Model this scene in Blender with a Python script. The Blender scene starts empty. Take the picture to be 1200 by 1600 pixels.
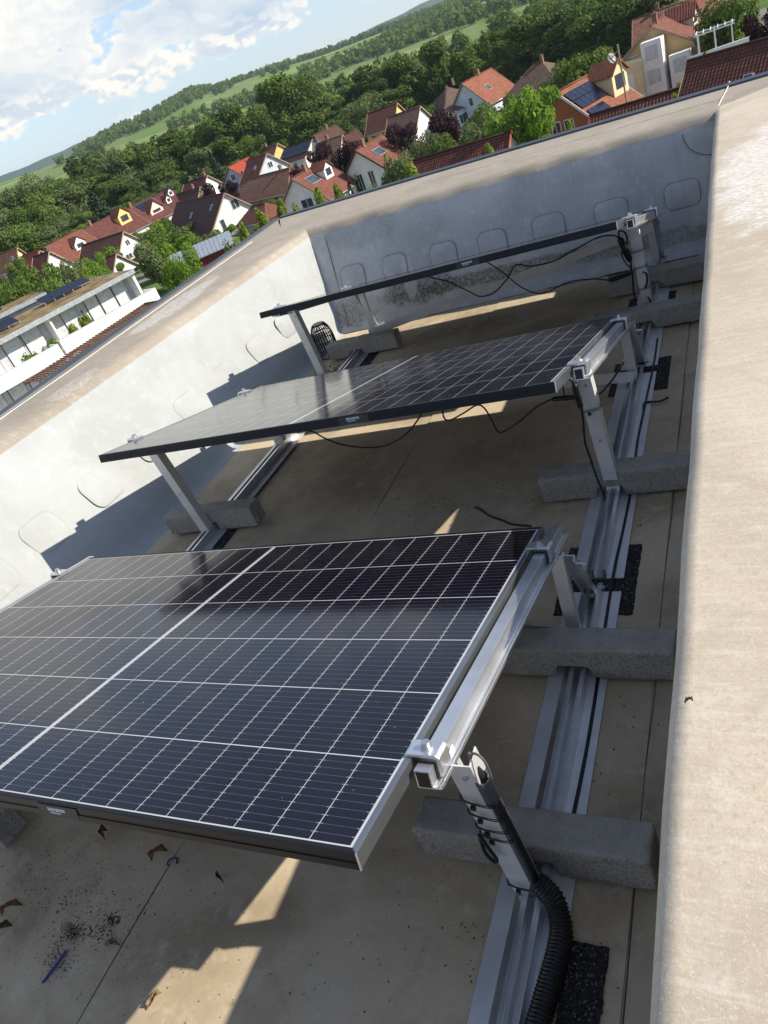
import bpy, bmesh, math, random
import numpy as np
from mathutils import Vector, Matrix
random.seed(7)
rng = np.random.default_rng(11)
PI = math.pi
sc = bpy.context.scene
C = sc.collection

# ------------------------------------------------------------------ camera
H = 1.436                       # camera height above the roof deck (deck = z 0)
G = -17.6                       # street level under the building
R = np.array([[0.8773110290523264, -0.07589218089976364, -0.47388367262591513],
              [0.34068387132480077, -0.5969846730726384, 0.7263221048099125],
              [-0.33802345794677413, -0.7986549173420474, -0.4978859958696096]])
F = 1154.92956280133
def ray(px, py):
    d = R @ np.array([px-600.0, py-800.0, F]); return d/np.linalg.norm(d)
def at(px, py, x=None, y=None, z=None, r=None):
    """point where the sight line of a photo position meets a plane (or a horizontal distance r)"""
    d = ray(px, py)
    if z is not None: t = (z-H)/d[2]
    elif x is not None: t = x/d[0]
    elif y is not None: t = y/d[1]
    else: t = r/math.hypot(d[0], d[1])
    return Vector((d[0]*t, d[1]*t, d[2]*t+H))
cam = bpy.data.cameras.new('camera'); co = bpy.data.objects.new('camera', cam); C.objects.link(co)
M = Matrix([[R[0][0], -R[0][1], -R[0][2], 0], [R[1][0], -R[1][1], -R[1][2], 0], [R[2][0], -R[2][1], -R[2][2], H], [0, 0, 0, 1]])
co.matrix_world = M
cam.sensor_fit = 'HORIZONTAL'; cam.sensor_width = 36; cam.lens = 36*F/1200
cam.clip_start = 0.02; cam.clip_end = 30000
sc.camera = co

# ------------------------------------------------------------------ materials
def nt(name):
    m = bpy.data.materials.new(name); m.use_nodes = True
    t = m.node_tree; b = t.nodes['Principled BSDF']
    return m, t, b
def N(t, typ, **kw):
    n = t.nodes.new(typ)
    for k, v in kw.items():
        if k.startswith('i_'):
            key = k[2:]; key = int(key) if key.isdigit() else key.replace('_', ' ')
            n.inputs[key].default_value = v
        else: setattr(n, k, v)
    return n
def math_n(t, op, a, b=None, c=None, clamp=False):
    n = t.nodes.new('ShaderNodeMath'); n.operation = op; n.use_clamp = clamp
    for i, v in enumerate((a, b, c)):
        if v is None: continue
        if isinstance(v, (int, float)): n.inputs[i].default_value = v
        else: t.links.new(v, n.inputs[i])
    return n.outputs[0]
def mixc(t, fac, a, b, mode='MIX'):
    n = t.nodes.new('ShaderNodeMix'); n.data_type = 'RGBA'; n.blend_type = mode
    for key, v in ((0, fac), (6, a), (7, b)):
        if isinstance(v, (int, float)): n.inputs[key].default_value = v
        elif isinstance(v, tuple): n.inputs[key].default_value = (*v, 1)
        else: t.links.new(v, n.inputs[key])
    return n.outputs[2]
def noise(t, vec, scale, detail=4, rough=.55, dist=0):
    n = N(t, 'ShaderNodeTexNoise', i_Scale=scale, i_Detail=detail, i_Roughness=rough, i_Distortion=dist)
    if vec is not None: t.links.new(vec, n.inputs['Vector'])
    return n.outputs['Fac']
def ramp(t, fac, lo, hi):
    n = N(t, 'ShaderNodeMapRange', interpolation_type='SMOOTHSTEP'); n.inputs['From Min'].default_value = lo; n.inputs['From Max'].default_value = hi
    t.links.new(fac, n.inputs['Value']); return n.outputs['Result']
def objco(t): return N(t, 'ShaderNodeTexCoord').outputs['Object']
def mapping(t, vec, scale=(1, 1, 1), loc=(0, 0, 0), rot=(0, 0, 0)):
    n = N(t, 'ShaderNodeMapping'); t.links.new(vec, n.inputs['Vector'])
    n.inputs['Scale'].default_value = scale; n.inputs['Location'].default_value = loc; n.inputs['Rotation'].default_value = rot
    return n.outputs['Vector']
def bump(t, b, hgt, strength=.3, dist=.01):
    n = N(t, 'ShaderNodeBump', i_Strength=strength, i_Distance=dist); t.links.new(hgt, n.inputs['Height']); t.links.new(n.outputs['Normal'], b.inputs['Normal'])

def plain(name, col, rough=.6, metal=0.0, var=.12, scale=3.0, spec=.4):
    m, t, b = nt(name)
    f = noise(t, objco(t), scale, 3)
    dk = tuple(c*(1-var) for c in col); lt = tuple(min(1, c*(1+var)) for c in col)
    t.links.new(mixc(t, ramp(t, f, .3, .7), dk, lt), b.inputs['Base Color'])
    b.inputs['Roughness'].default_value = rough; b.inputs['Metallic'].default_value = metal
    b.inputs['Specular IOR Level'].default_value = spec
    return m

def separate(t, v):
    n = N(t, 'ShaderNodeSeparateXYZ'); t.links.new(v, n.inputs[0]); return n.outputs
def ellipse(t, xyz, cx, cy, rx, ry, i=0, j=1):
    a = math_n(t, 'DIVIDE', math_n(t, 'SUBTRACT', xyz[i], cx), rx); b = math_n(t, 'DIVIDE', math_n(t, 'SUBTRACT', xyz[j], cy), ry)
    return math_n(t, 'ADD', math_n(t, 'MULTIPLY', a, a), math_n(t, 'MULTIPLY', b, b))

def membrane(name, base, dark, pale, fleck=.35, weave=True, worn=(), streak=0, grime=None, scratch=.5):
    """weathered welded roofing sheet: fabric weave, blotches, scuffs, worn spots"""
    m, t, b = nt(name); oc = objco(t); xyz = separate(t, oc)
    f1 = noise(t, oc, 2.3, 6, .62, .6); f2 = noise(t, oc, 17, 5, .65); f3 = noise(t, oc, 90, 3, .7)
    col = mixc(t, ramp(t, f1, .32, .68), dark, base)
    col = mixc(t, math_n(t, 'MULTIPLY', ramp(t, f2, .5, .72), .55), col, pale)
    col = mixc(t, math_n(t, 'MULTIPLY', ramp(t, f3, .48, .72), fleck), col, dark)
    if fleck > .5:      # gritty, wind-brushed top sheets
        f4 = noise(t, oc, 240, 3, .75); col = mixc(t, math_n(t, 'MULTIPLY', ramp(t, f4, .50, .66), .55), col, dark); col = mixc(t, math_n(t, 'MULTIPLY', ramp(t, noise(t, oc, 310, 2, .7), .56, .68), .6), col, pale)
        br = noise(t, mapping(t, oc, (9, 75, 9), rot=(0, 0, .42)), 1.0, 5, .7); col = mixc(t, math_n(t, 'MULTIPLY', ramp(t, br, .52, .70), .45), col, pale); col = mixc(t, math_n(t, 'MULTIPLY', ramp(t, br, .48, .34), .35), col, dark)
    w1 = N(t, 'ShaderNodeTexWave', wave_type='BANDS', bands_direction='X', i_Scale=110, i_Distortion=1.5, i_Detail=1); t.links.new(oc, w1.inputs['Vector'])
    w2 = N(t, 'ShaderNodeTexWave', wave_type='BANDS', bands_direction='Y', i_Scale=110, i_Distortion=1.5, i_Detail=1); t.links.new(oc, w2.inputs['Vector'])
    wv = math_n(t, 'MULTIPLY', w1.outputs['Fac'], w2.outputs['Fac'])
    if weave:
        col = mixc(t, math_n(t, 'MULTIPLY', math_n(t, 'MULTIPLY', wv, ramp(t, f1, .35, .6)), .07), col, pale)
    rg = noise(t, mapping(t, oc, (1, 1, 1), loc=(4.1, 7.7, 0)), 1.7, 2, .45, .4)
    ring = math_n(t, 'MULTIPLY', math_n(t, 'SUBTRACT', 1.0, ramp(t, math_n(t, 'ABSOLUTE', math_n(t, 'SUBTRACT', rg, .56)), .0, .022)), ramp(t, f2, .38, .6))
    col = mixc(t, math_n(t, 'MULTIPLY', ring, .35), col, dark)
    col = mixc(t, math_n(t, 'MULTIPLY', ramp(t, rg, .56, .70), .22), col, pale)
    # fine curved scratches
    sn = noise(t, mapping(t, oc, (3, 9, 3), rot=(0, 0, .5)), 1.6, 2, .5, 1.2)
    sl = math_n(t, 'ABSOLUTE', math_n(t, 'SUBTRACT', sn, .5))
    sm = math_n(t, 'MULTIPLY', math_n(t, 'SUBTRACT', 1.0, ramp(t, sl, .0, .006)), ramp(t, noise(t, oc, 3.1, 2), .52, .62))
    col = mixc(t, math_n(t, 'MULTIPLY', sm, scratch), col, pale)
    if streak:
        fs = noise(t, mapping(t, oc, (14, 14, 1.1)), 2.0, 4, .6)
        col = mixc(t, math_n(t, 'MULTIPLY', ramp(t, fs, .5, .72), streak), col, dark)
        fs2 = noise(t, mapping(t, oc, (30, 30, 1.4), loc=(3, 1, 0)), 1.5, 3, .6)
        col = mixc(t, math_n(t, 'MULTIPLY', ramp(t, fs2, .58, .72), streak*.8), col, pale)
    for (cx, cy, rx, ry, amt) in worn:
        e = ellipse(t, xyz, cx, cy, rx, ry)
        e = math_n(t, 'ADD', e, math_n(t, 'MULTIPLY', math_n(t, 'SUBTRACT', noise(t, oc, 9, 6, .7), .5), 2.6))
        wn = math_n(t, 'SUBTRACT', 1.0, ramp(t, e, .5, 1.05))
        grain = ramp(t, noise(t, mapping(t, oc, (60, 160, 60), rot=(0, 0, .5)), 1.0, 4, .7), .36, .62)
        col = mixc(t, math_n(t, 'MULTIPLY', math_n(t, 'MULTIPLY', wn, grain), amt), col, (.8, .79, .76))
    if grime:
        for (axis, c0, rad, zc_, zt, gcol, amt) in grime:       # damp grime / algae low on the wall
            e = math_n(t, 'ADD', math_n(t, 'POWER', math_n(t, 'ABSOLUTE', math_n(t, 'DIVIDE', math_n(t, 'SUBTRACT', xyz[axis], c0), rad)), 2.0),
                       math_n(t, 'POWER', math_n(t, 'ABSOLUTE', math_n(t, 'DIVIDE', math_n(t, 'SUBTRACT', xyz[2], zc_), zt)), 2.0))
            e = math_n(t, 'ADD', e, math_n(t, 'MULTIPLY', math_n(t, 'SUBTRACT', noise(t, oc, 11, 7, .72), .5), 2.4))
            gm = math_n(t, 'SUBTRACT', 1.0, ramp(t, e, .45, 1.1))
            gr = ramp(t, noise(t, oc, 60, 6, .75), .30, .62)
            col = mixc(t, math_n(t, 'MULTIPLY', math_n(t, 'MULTIPLY', gm, gr), amt), col, gcol)
    t.links.new(col, b.inputs['Base Color'])
    b.inputs['Roughness'].default_value = .72; b.inputs['Specular IOR Level'].default_value = .3
    hh = math_n(t, 'ADD', math_n(t, 'MULTIPLY', f3, .5), math_n(t, 'ADD', math_n(t, 'MULTIPLY', wv, .02), math_n(t, 'MULTIPLY', f1, 1.2)))
    bump(t, b, hh, .22, .005)
    return m

M_deck = membrane('deck_membrane', (.60, .49, .345), (.38, .30, .195), (.66, .565, .43))
M_top = membrane('parapet_top_membrane', (.60, .505, .385), (.46, .385, .285), (.69, .625, .515), fleck=.75,
                 worn=((.07, 3.05, .2, .75, .85), (.35, 3.9, .25, .5, .6)))
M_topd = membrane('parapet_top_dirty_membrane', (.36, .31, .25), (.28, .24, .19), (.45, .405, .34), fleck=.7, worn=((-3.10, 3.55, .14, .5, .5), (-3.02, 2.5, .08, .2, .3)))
M_wall = membrane('parapet_face_membrane', (.385, .40, .395), (.335, .345, .335), (.425, .44, .435), weave=False, streak=.28, scratch=.15)
M_wallf = membrane('far_parapet_membrane', (.49, .495, .495), (.38, .385, .385), (.59, .595, .595), weave=False, streak=.5, scratch=.15,
                   grime=((0, -1.45, .80, .125, .045, (.050, .055, .022), .7), (0, -1.95, .32, .14, .085, (.035, .042, .018), .7), (0, -2.42, .22, .10, .10, (.05, .05, .035), .6), (0, -.55, .5, .10, .05, (.06, .06, .03), .5), (0, -2.3, .28, .55, .10, (.22, .22, .21), .4), (0, -1.9, .22, .50, .16, (.25, .25, .24), .3), (0, -2.0, .05, .22, .14, (.60, .60, .58), .7), (0, -2.3, .12, .16, .10, (.58, .57, .54), .6)))

def alu(name='aluminium', base=.78, rough=.33, metal=.88):
    m, t, b = nt(name); oc = objco(t)
    f = noise(t, mapping(t, oc, (60, 3, 60)), 4, 3)
    f2 = noise(t, oc, 12, 4, .6)
    t.links.new(mixc(t, ramp(t, f2, .3, .7), (base*.86,)*3, (base, base*1.0, base*1.01)), b.inputs['Base Color'])
    b.inputs['Metallic'].default_value = metal
    mr = N(t, 'ShaderNodeMapRange'); mr.inputs['To Min'].default_value = rough-.08; mr.inputs['To Max'].default_value = rough+.12
    t.links.new(f, mr.inputs['Value']); t.links.new(mr.outputs['Result'], b.inputs['Roughness'])
    return m
M_alu = alu(); M_alu_dull = alu('mill_aluminium', .80, .52, .55)
M_steel = alu('bolt_steel', .6, .28)
M_black = plain('black_plastic', (.012, .012, .013), .38, var=.2, scale=20)
M_cable = plain('black_cable_sheath', (.014, .014, .015), .45, var=.2, scale=30)
M_greycable = plain('grey_cable_sheath', (.10, .10, .105), .5)

def concrete():
    m, t, b = nt('exposed_aggregate_concrete'); oc = objco(t)
    v = N(t, 'ShaderNodeTexVoronoi', i_Scale=330); t.links.new(oc, v.inputs['Vector'])
    v2 = N(t, 'ShaderNodeTexVoronoi', i_Scale=150); t.links.new(oc, v2.inputs['Vector'])
    s = separate(t, v.outputs['Color']); s2 = separate(t, v2.outputs['Color'])
    nz = separate(t, N(t, 'ShaderNodeNewGeometry').outputs['Normal'])[2]
    side = math_n(t, 'SUBTRACT', 1.0, math_n(t, 'MULTIPLY', ramp(t, nz, .5, .9), .75))     # the cast top face is smoother, the sides are split
    f = noise(t, oc, 7, 5, .6); f2 = noise(t, oc, 190, 4, .7); f3 = noise(t, oc, 34, 4, .65)
    col = mixc(t, ramp(t, f, .3, .7), (.32, .30, .265), (.42, .40, .36))
    col = mixc(t, math_n(t, 'MULTIPLY', ramp(t, f3, .5, .75), .35), col, (.22, .21, .19))
    oi = N(t, 'ShaderNodeObjectInfo'); col = mixc(t, math_n(t, 'MULTIPLY', oi.outputs['Random'], .4), col, (.20, .185, .155))
    dm = ramp(t, noise(t, mapping(t, oc, (1, 1, 1), loc=(2, 9, 4)), 5.0, 4, .6), .52, .66); col = mixc(t, math_n(t, 'MULTIPLY', dm, .3), col, (.12, .11, .095))
    col = mixc(t, math_n(t, 'MULTIPLY', math_n(t, 'MULTIPLY', ramp(t, s[0], .86, .92), .55), side), col, (.44, .425, .39))
    col = mixc(t, math_n(t, 'MULTIPLY', math_n(t, 'MULTIPLY', ramp(t, s[1], .82, .88), .6), side), col, (.10, .095, .088))
    col = mixc(t, math_n(t, 'MULTIPLY', math_n(t, 'MULTIPLY', ramp(t, s2[0], .93, .96), .5), side), col, (.42, .385, .33))
    col = mixc(t, math_n(t, 'MULTIPLY', math_n(t, 'MULTIPLY', ramp(t, f2, .45, .75), .45), side), col, (.13, .125, .115))
    t.links.new(col, b.inputs['Base Color']); b.inputs['Roughness'].default_value = .9; b.inputs['Specular IOR Level'].default_value = .2
    hh = math_n(t, 'MULTIPLY', math_n(t, 'ADD', f2, math_n(t, 'ADD', math_n(t, 'MULTIPLY', v2.outputs['Distance'], .6), math_n(t, 'MULTIPLY', f3, 1.5))), side)
    bump(t, b, hh, .8, .004)
    return m
M_conc = concrete()

def rubber():
    m, t, b = nt('rubber_granulate'); oc = objco(t)
    v = N(t, 'ShaderNodeTexVoronoi', i_Scale=300, i_Randomness=1); t.links.new(oc, v.inputs['Vector'])
    s = separate(t, v.outputs['Color'])
    f = noise(t, oc, 150, 3, .7)
    col = mixc(t, ramp(t, s[0], .2, .9), (.008, .008, .009), (.045, .043, .042))
    col = mixc(t, math_n(t, 'MULTIPLY', ramp(t, s[1], .91, .94), .8), col, (.30, .27, .235))
    t.links.new(col, b.inputs['Base Color']); b.inputs['Roughness'].default_value = .8
    bump(t, b, math_n(t, 'ADD', v.outputs['Distance'], f), 1.0, .006)
    return m
M_rubber = rubber()

def solar_glass():
    m, t, b = nt('solar_cells_under_glass'); oc = objco(t); x, y, z = separate(t, oc)
    # two halves of 12 columns, six rows; coordinates in metres on the module
    half = math_n(t, 'GREATER_THAN', x, .881)
    u = math_n(t, 'SUBTRACT', math_n(t, 'ABSOLUTE', math_n(t, 'SUBTRACT', x, .881)), .0055)     # distance from the middle strip
    pu = .0716
    fu = math_n(t, 'MODULO', math_n(t, 'ADD', u, 10*pu), pu)
    colgap = math_n(t, 'LESS_THAN', math_n(t, 'ABSOLUTE', math_n(t, 'SUBTRACT', math_n(t, 'MODULO', math_n(t, 'ADD', fu, pu/2), pu), pu/2)), .0007)
    mid = math_n(t, 'LESS_THAN', u, 0.0)
    midline = math_n(t, 'LESS_THAN', math_n(t, 'ABSOLUTE', math_n(t, 'SUBTRACT', x, .881)), .0012)
    over = math_n(t, 'GREATER_THAN', u, 12*pu+.0008)
    v = math_n(t, 'SUBTRACT', y, .0135); pv = .1845
    fv = math_n(t, 'MODULO', math_n(t, 'ADD', v, 10*pv), pv)
    rowgap = math_n(t, 'LESS_THAN', math_n(t, 'ABSOLUTE', math_n(t, 'SUBTRACT', math_n(t, 'MODULO', math_n(t, 'ADD', fv, pv/2), pv), pv/2)), .00125)
    over = math_n(t, 'MAXIMUM', over, math_n(t, 'MAXIMUM', math_n(t, 'LESS_THAN', v, 0.0), math_n(t, 'GREATER_THAN', v, 6*pv)))
    white = math_n(t, 'MAXIMUM', math_n(t, 'MAXIMUM', colgap, rowgap), math_n(t, 'MAXIMUM', mid, over))
    # busbar ribbons run along the row: 11 per cell, bright solder dots at the column gaps
    pb = pv/11
    fb = math_n(t, 'MODULO', math_n(t, 'ADD', fv, pb*.5), pb)
    bd = math_n(t, 'ABSOLUTE', math_n(t, 'SUBTRACT', fb, pb*.5))
    rib = math_n(t, 'LESS_THAN', bd, .00045)
    gapd = math_n(t, 'ABSOLUTE', math_n(t, 'SUBTRACT', math_n(t, 'MODULO', math_n(t, 'ADD', fu, pu/2), pu), pu/2))
    dot = math_n(t, 'MULTIPLY', math_n(t, 'LESS_THAN', bd, .0009), math_n(t, 'LESS_THAN', gapd, .006))
    f = noise(t, oc, 1.3, 3); cid = N(t, 'ShaderNodeTexWhiteNoise', noise_dimensions='2D')
    cv = N(t, 'ShaderNodeCombineXYZ'); t.links.new(math_n(t, 'FLOOR', math_n(t, 'DIVIDE', u, pu)), cv.inputs[0]); t.links.new(math_n(t, 'FLOOR', math_n(t, 'DIVIDE', v, pv)), cv.inputs[1])
    t.links.new(cv.outputs[0], cid.inputs['Vector'])
    cell = mixc(t, cid.outputs['Value'], (.0042, .0033, .0080), (.0065, .0052, .0118))
    cell = mixc(t, math_n(t, 'MULTIPLY', ramp(t, f, .3, .7), .5), cell, (.005, .005, .011))
    cell = mixc(t, math_n(t, 'MULTIPLY', rib, math_n(t, 'ADD', .04, math_n(t, 'MULTIPLY', noise(t, oc, 35, 2), .22))), cell, (.42, .43, .47))
    cell = mixc(t, math_n(t, 'MULTIPLY', dot, .30), cell, (.5, .5, .5))
    col = mixc(t, white, cell, (.47, .475, .48))
    col = mixc(t, math_n(t, 'MULTIPLY', math_n(t, 'MULTIPLY', mid, math_n(t, 'SUBTRACT', 1, midline)), .0), col, (.5, .5, .5))
    col = mixc(t, math_n(t, 'MULTIPLY', midline, .65), col, (.2, .2, .21))
    dust = ramp(t, noise(t, oc, 120, 2, .5), .74, .78)
    col = mixc(t, math_n(t, 'MULTIPLY', dust, .35), col, (.45, .43, .4))
    film = ramp(t, noise(t, oc, 4, 5, .65), .35, .8)
    col = mixc(t, math_n(t, 'MULTIPLY', film, .008), col, (.45, .43, .4))
    t.links.new(col, b.inputs['Base Color'])
    b.inputs['IOR'].default_value = 1.48; b.inputs['Coat Weight'].default_value = .12; b.inputs['Coat Roughness'].default_value = .06
    mr = N(t, 'ShaderNodeMapRange'); mr.inputs['To Min'].default_value = .09; mr.inputs['To Max'].default_value = .18
    t.links.new(noise(t, oc, 3, 4), mr.inputs['Value']); t.links.new(mr.outputs['Result'], b.inputs['Roughness'])
    return m
M_cells = solar_glass()
M_frame = plain('black_anodised_frame', (.009, .010, .013), .45, 0.0, var=.1, scale=5, spec=.25)
M_end = plain('frame_end_sky_sheen', (.30, .31, .33), .30, .85, var=.1, scale=5)  # black frame ends: the sky's reflection is put into this silver colour
M_label = plain('frame_label_grey', (.035, .035, .037), .6)
M_print = plain('label_print', (.55, .58, .6), .6)

# ------------------------------------------------------------------ mesh helper
class MB:
    def __init__(s): s.v = []; s.f = []; s.uv = {}
    def add(s, vs, fs, uvs=None):
        o = len(s.v); s.v += [tuple(v) for v in vs]
        for i, f in enumerate(fs):
            if uvs is not None: s.uv[len(s.f)] = uvs[i]
            s.f.append(tuple(o+k for k in f))
    def box(s, c, d, rz=0, mx=None):
        x, y, z = (k/2 for k in d)
        vs = [Vector((sx*x, sy*y, sz*z)) for sz in (-1, 1) for sy in (-1, 1) for sx in (-1, 1)]
        if rz: rm = Matrix.Rotation(rz, 3, 'Z'); vs = [rm @ v for v in vs]
        if mx is not None: vs = [mx @ v for v in vs]
        c = Vector(c); vs = [v+c for v in vs]
        s.add(vs, [(0, 2, 3, 1), (4, 5, 7, 6), (0, 1, 5, 4), (2, 6, 7, 3), (0, 4, 6, 2), (1, 3, 7, 5)])
    def hexa(s, p):            # p: 4 bottom, 4 top, same winding (ccw from above)
        s.add(p, [(3, 2, 1, 0), (4, 5, 6, 7), (0, 1, 5, 4), (1, 2, 6, 5), (2, 3, 7, 6), (3, 0, 4, 7)])
    def bar(s, a, b, w, h, up=(0, 0, 1)):
        a, b = Vector(a), Vector(b); d = (b-a).normalized(); up = Vector(up)
        side = d.cross(up).normalized(); u = side.cross(d).normalized()
        p = []
        for q in (a, b):
            p += [q-side*w/2-u*h/2, q+side*w/2-u*h/2, q+side*w/2+u*h/2, q-side*w/2+u*h/2]
        s.add(p, [(0, 1, 2, 3), (7, 6, 5, 4), (0, 4, 5, 1), (1, 5, 6, 2), (2, 6, 7, 3), (3, 7, 4, 0)])
    def prism(s, poly, a, b, X, Y):      # 2-D profile in axes X, Y swept from a to b
        a, b, X, Y = map(Vector, (a, b, X, Y)); n = len(poly)
        vs = [a+X*p[0]+Y*p[1] for p in poly]+[b+X*p[0]+Y*p[1] for p in poly]
        fs = [(i, (i+1) % n, n+(i+1) % n, n+i) for i in range(n)]+[tuple(range(n))[::-1], tuple(range(n, 2*n))]
        s.add(vs, fs)
    def tube(s, pts, r, seg=8, smooth=True, cap=True, rad=None):
        pts = [Vector(p) for p in pts]
        if smooth and len(pts) > 2: pts = crom(pts, 6)
        n = len(pts); vs = []
        t0 = (pts[1]-pts[0]).normalized(); ref = Vector((0, 0, 1)) if abs(t0.z) < .9 else Vector((1, 0, 0))
        u = t0.cross(ref).normalized()
        for i, p in enumerate(pts):
            tg = (pts[min(i+1, n-1)]-pts[max(i-1, 0)]).normalized()
            u = (u-tg*u.dot(tg)).normalized(); w = tg.cross(u)
            rr = rad(i/(n-1)) if rad else r
            vs += [p+(u*math.cos(2*PI*k/seg)+w*math.sin(2*PI*k/seg))*rr for k in range(seg)]
        fs = [(i*seg+k, i*seg+(k+1) % seg, (i+1)*seg+(k+1) % seg, (i+1)*seg+k) for i in range(n-1) for k in range(seg)]
        if cap: fs += [tuple(range(seg))[::-1], tuple((n-1)*seg+k for k in range(seg))]
        s.add(vs, fs)
    def cyl(s, a, b, r, seg=12): s.tube([a, b], r, seg, smooth=False)
    def build(s, name, mat, parent=None, smooth=False, bevel=0, mats=None, solid=0):
        me = bpy.data.meshes.new(name)
        off = Vector((0, 0, 0)); p = parent
        while p is not None: off += p.location; p = p.parent
        me.from_pydata([(v[0]-off.x, v[1]-off.y, v[2]-off.z) for v in s.v], [], s.f)
        if s.uv:
            l = me.uv_layers.new(name='UVMap')
            for pi, uvs in s.uv.items():
                pl = me.polygons[pi]
                for k, li in enumerate(pl.loop_indices): l.data[li].uv = uvs[k]
        me.materials.append(mat)
        if smooth: me.polygons.foreach_set('use_smooth', [True]*len(me.polygons))
        me.update()
        o = bpy.data.objects.new(name, me); C.objects.link(o)
        if parent is not None: o.parent = parent
        if bevel:
            bm = o.modifiers.new('bevel', 'BEVEL'); bm.width = bevel; bm.segments = 2; bm.limit_method = 'ANGLE'
        if solid:
            sm = o.modifiers.new('solid', 'SOLIDIFY'); sm.thickness = solid
        return o
def crom(pts, n):
    out = []
    P = [pts[0]*2-pts[1]]+pts+[pts[-1]*2-pts[-2]]
    for i in range(1, len(P)-2):
        a, b, c, d = P[i-1:i+3]
        for k in range(n):
            t = k/n
            out.append(.5*((2*b)+(c-a)*t+(2*a-5*b+4*c-d)*t*t+(3*b-a-3*c+d)*t**3))
    out.append(pts[-1]); return out
def tag(o, label=None, cat=None, group=None, kind=None):
    if label: o['label'] = label
    if cat: o['category'] = cat
    if group: o['group'] = group
    if kind: o['kind'] = kind
    return o
def thing(name, label, cat, loc=(0, 0, 0), group=None, parent=None):
    o = bpy.data.objects.new(name, None); C.objects.link(o); o.location = loc; o.empty_display_size = .1
    return tag(o, label, cat, group)
def dup(root, loc=None, label=None, group=None, rz=None, scale=None):
    r = root.copy(); C.objects.link(r)
    if loc is not None: r.location = loc
    if rz is not None: r.rotation_euler = (0, 0, rz)
    if scale is not None: r.scale = scale
    if label: r['label'] = label
    if group: r['group'] = group
    for ch in list(root.children):
        c = ch.copy(); C.objects.link(c); c.parent = r
        for g in list(ch.children):
            d = g.copy(); C.objects.link(d); d.parent = c
    return r

# ------------------------------------------------------------------ world, sun
SUN = Vector((1.43, .43, 1.0)).normalized()
el = math.asin(SUN.z); azc = math.atan2(SUN.x, SUN.y)        # clockwise from +Y
w = bpy.data.worlds.new('World'); sc.world = w; w.use_nodes = True; t = w.node_tree
bg = t.nodes['Background']
sky = N(t, 'ShaderNodeTexSky', sky_type='NISHITA'); sky.sun_disc = False; sky.sun_elevation = el; sky.sun_rotation = azc
sky.air_density = 1.0; sky.dust_density = .4; sky.ozone_density = 2.0; sky.altitude = 250
tc = N(t, 'ShaderNodeTexCoord').outputs['Generated']
vx, vy, vz = separate(t, tc)
elv = math_n(t, 'MULTIPLY', math_n(t, 'ARCSINE', vz), 180/PI)
azv = math_n(t, 'MULTIPLY', math_n(t, 'ARCTAN2', math_n(t, 'MULTIPLY', vx, -1.0), vy), 180/PI)
cb = N(t, 'ShaderNodeCombineXYZ'); t.links.new(math_n(t, 'MULTIPLY', azv, .145), cb.inputs[0]); t.links.new(math_n(t, 'MULTIPLY', elv, .26), cb.inputs[1])
def cloudfield(v):
    nn_ = N(t, 'ShaderNodeTexNoise', noise_dimensions='2D', i_Scale=.95, i_Detail=6.0, i_Roughness=.52, i_Distortion=.25); t.links.new(v, nn_.inputs['Vector']); n_ = nn_.outputs['Fac']
    wv_ = N(t, 'ShaderNodeVectorMath', operation='ADD'); t.links.new(v, wv_.inputs[0])
    nz_ = N(t, 'ShaderNodeTexNoise', noise_dimensions='2D', i_Scale=3.0, i_Detail=3.0); t.links.new(v, nz_.inputs['Vector'])
    sc_ = N(t, 'ShaderNodeVectorMath', operation='SCALE'); sc_.inputs['Scale'].default_value = .22; t.links.new(nz_.outputs['Color'], sc_.inputs[0]); t.links.new(sc_.outputs[0], wv_.inputs[1])
    out_ = n_
    for k_, a_ in ((2.8, .15), (6.5, .085), (15, .035)):
        vo = N(t, 'ShaderNodeTexVoronoi', voronoi_dimensions='2D', feature='F1', i_Scale=k_); t.links.new(wv_.outputs[0], vo.inputs['Vector'])
        out_ = math_n(t, 'ADD', out_, math_n(t, 'MULTIPLY', math_n(t, 'SUBTRACT', .45, vo.outputs['Distance']), a_*1.5))
    return out_
n1 = cloudfield(cb.outputs[0])
cb2 = N(t, 'ShaderNodeCombineXYZ'); t.links.new(math_n(t, 'ADD', math_n(t, 'MULTIPLY', azv, .145), -.035), cb2.inputs[0]); t.links.new(math_n(t, 'ADD', math_n(t, 'MULTIPLY', elv, .26), .06), cb2.inputs[1])
n2 = cloudfield(cb2.outputs[0])
n3 = noise(t, mapping(t, cb.outputs[0], (1, 1, 1), loc=(5.3, 2.2, 0)), .5, 3)
# cloud bank between about 3 and 12 degrees, thinning to the right; clear pale blue under it
lowedge = math_n(t, 'ADD', 2.35, math_n(t, 'MULTIPLY', math_n(t, 'SUBTRACT', azv, 24.0), .05))
cov = math_n(t, 'MULTIPLY', ramp(t, math_n(t, 'SUBTRACT', elv, lowedge), -.5, 1.2), .40)
cov = math_n(t, 'SUBTRACT', cov, math_n(t, 'MULTIPLY', ramp(t, elv, 11, 24), .55))
dens = math_n(t, 'ADD', n1, math_n(t, 'SUBTRACT', cov, .245))
thin = math_n(t, 'MULTIPLY', ramp(t, azv, 27.5, 23.5), math_n(t, 'SUBTRACT', 1, ramp(t, azv, 0, -40)))
dens = math_n(t, 'SUBTRACT', dens, math_n(t, 'MULTIPLY', thin, .10))
mask = ramp(t, dens, .47, .56)
hgt_ = math_n(t, 'SUBTRACT', elv, lowedge)
rim = math_n(t, 'SUBTRACT', 1, ramp(t, hgt_, .7, 2.6))
lit = ramp(t, math_n(t, 'SUBTRACT', n1, n2), -.05, .07)
edge = math_n(t, 'SUBTRACT', 1, ramp(t, dens, .52, .66))
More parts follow.
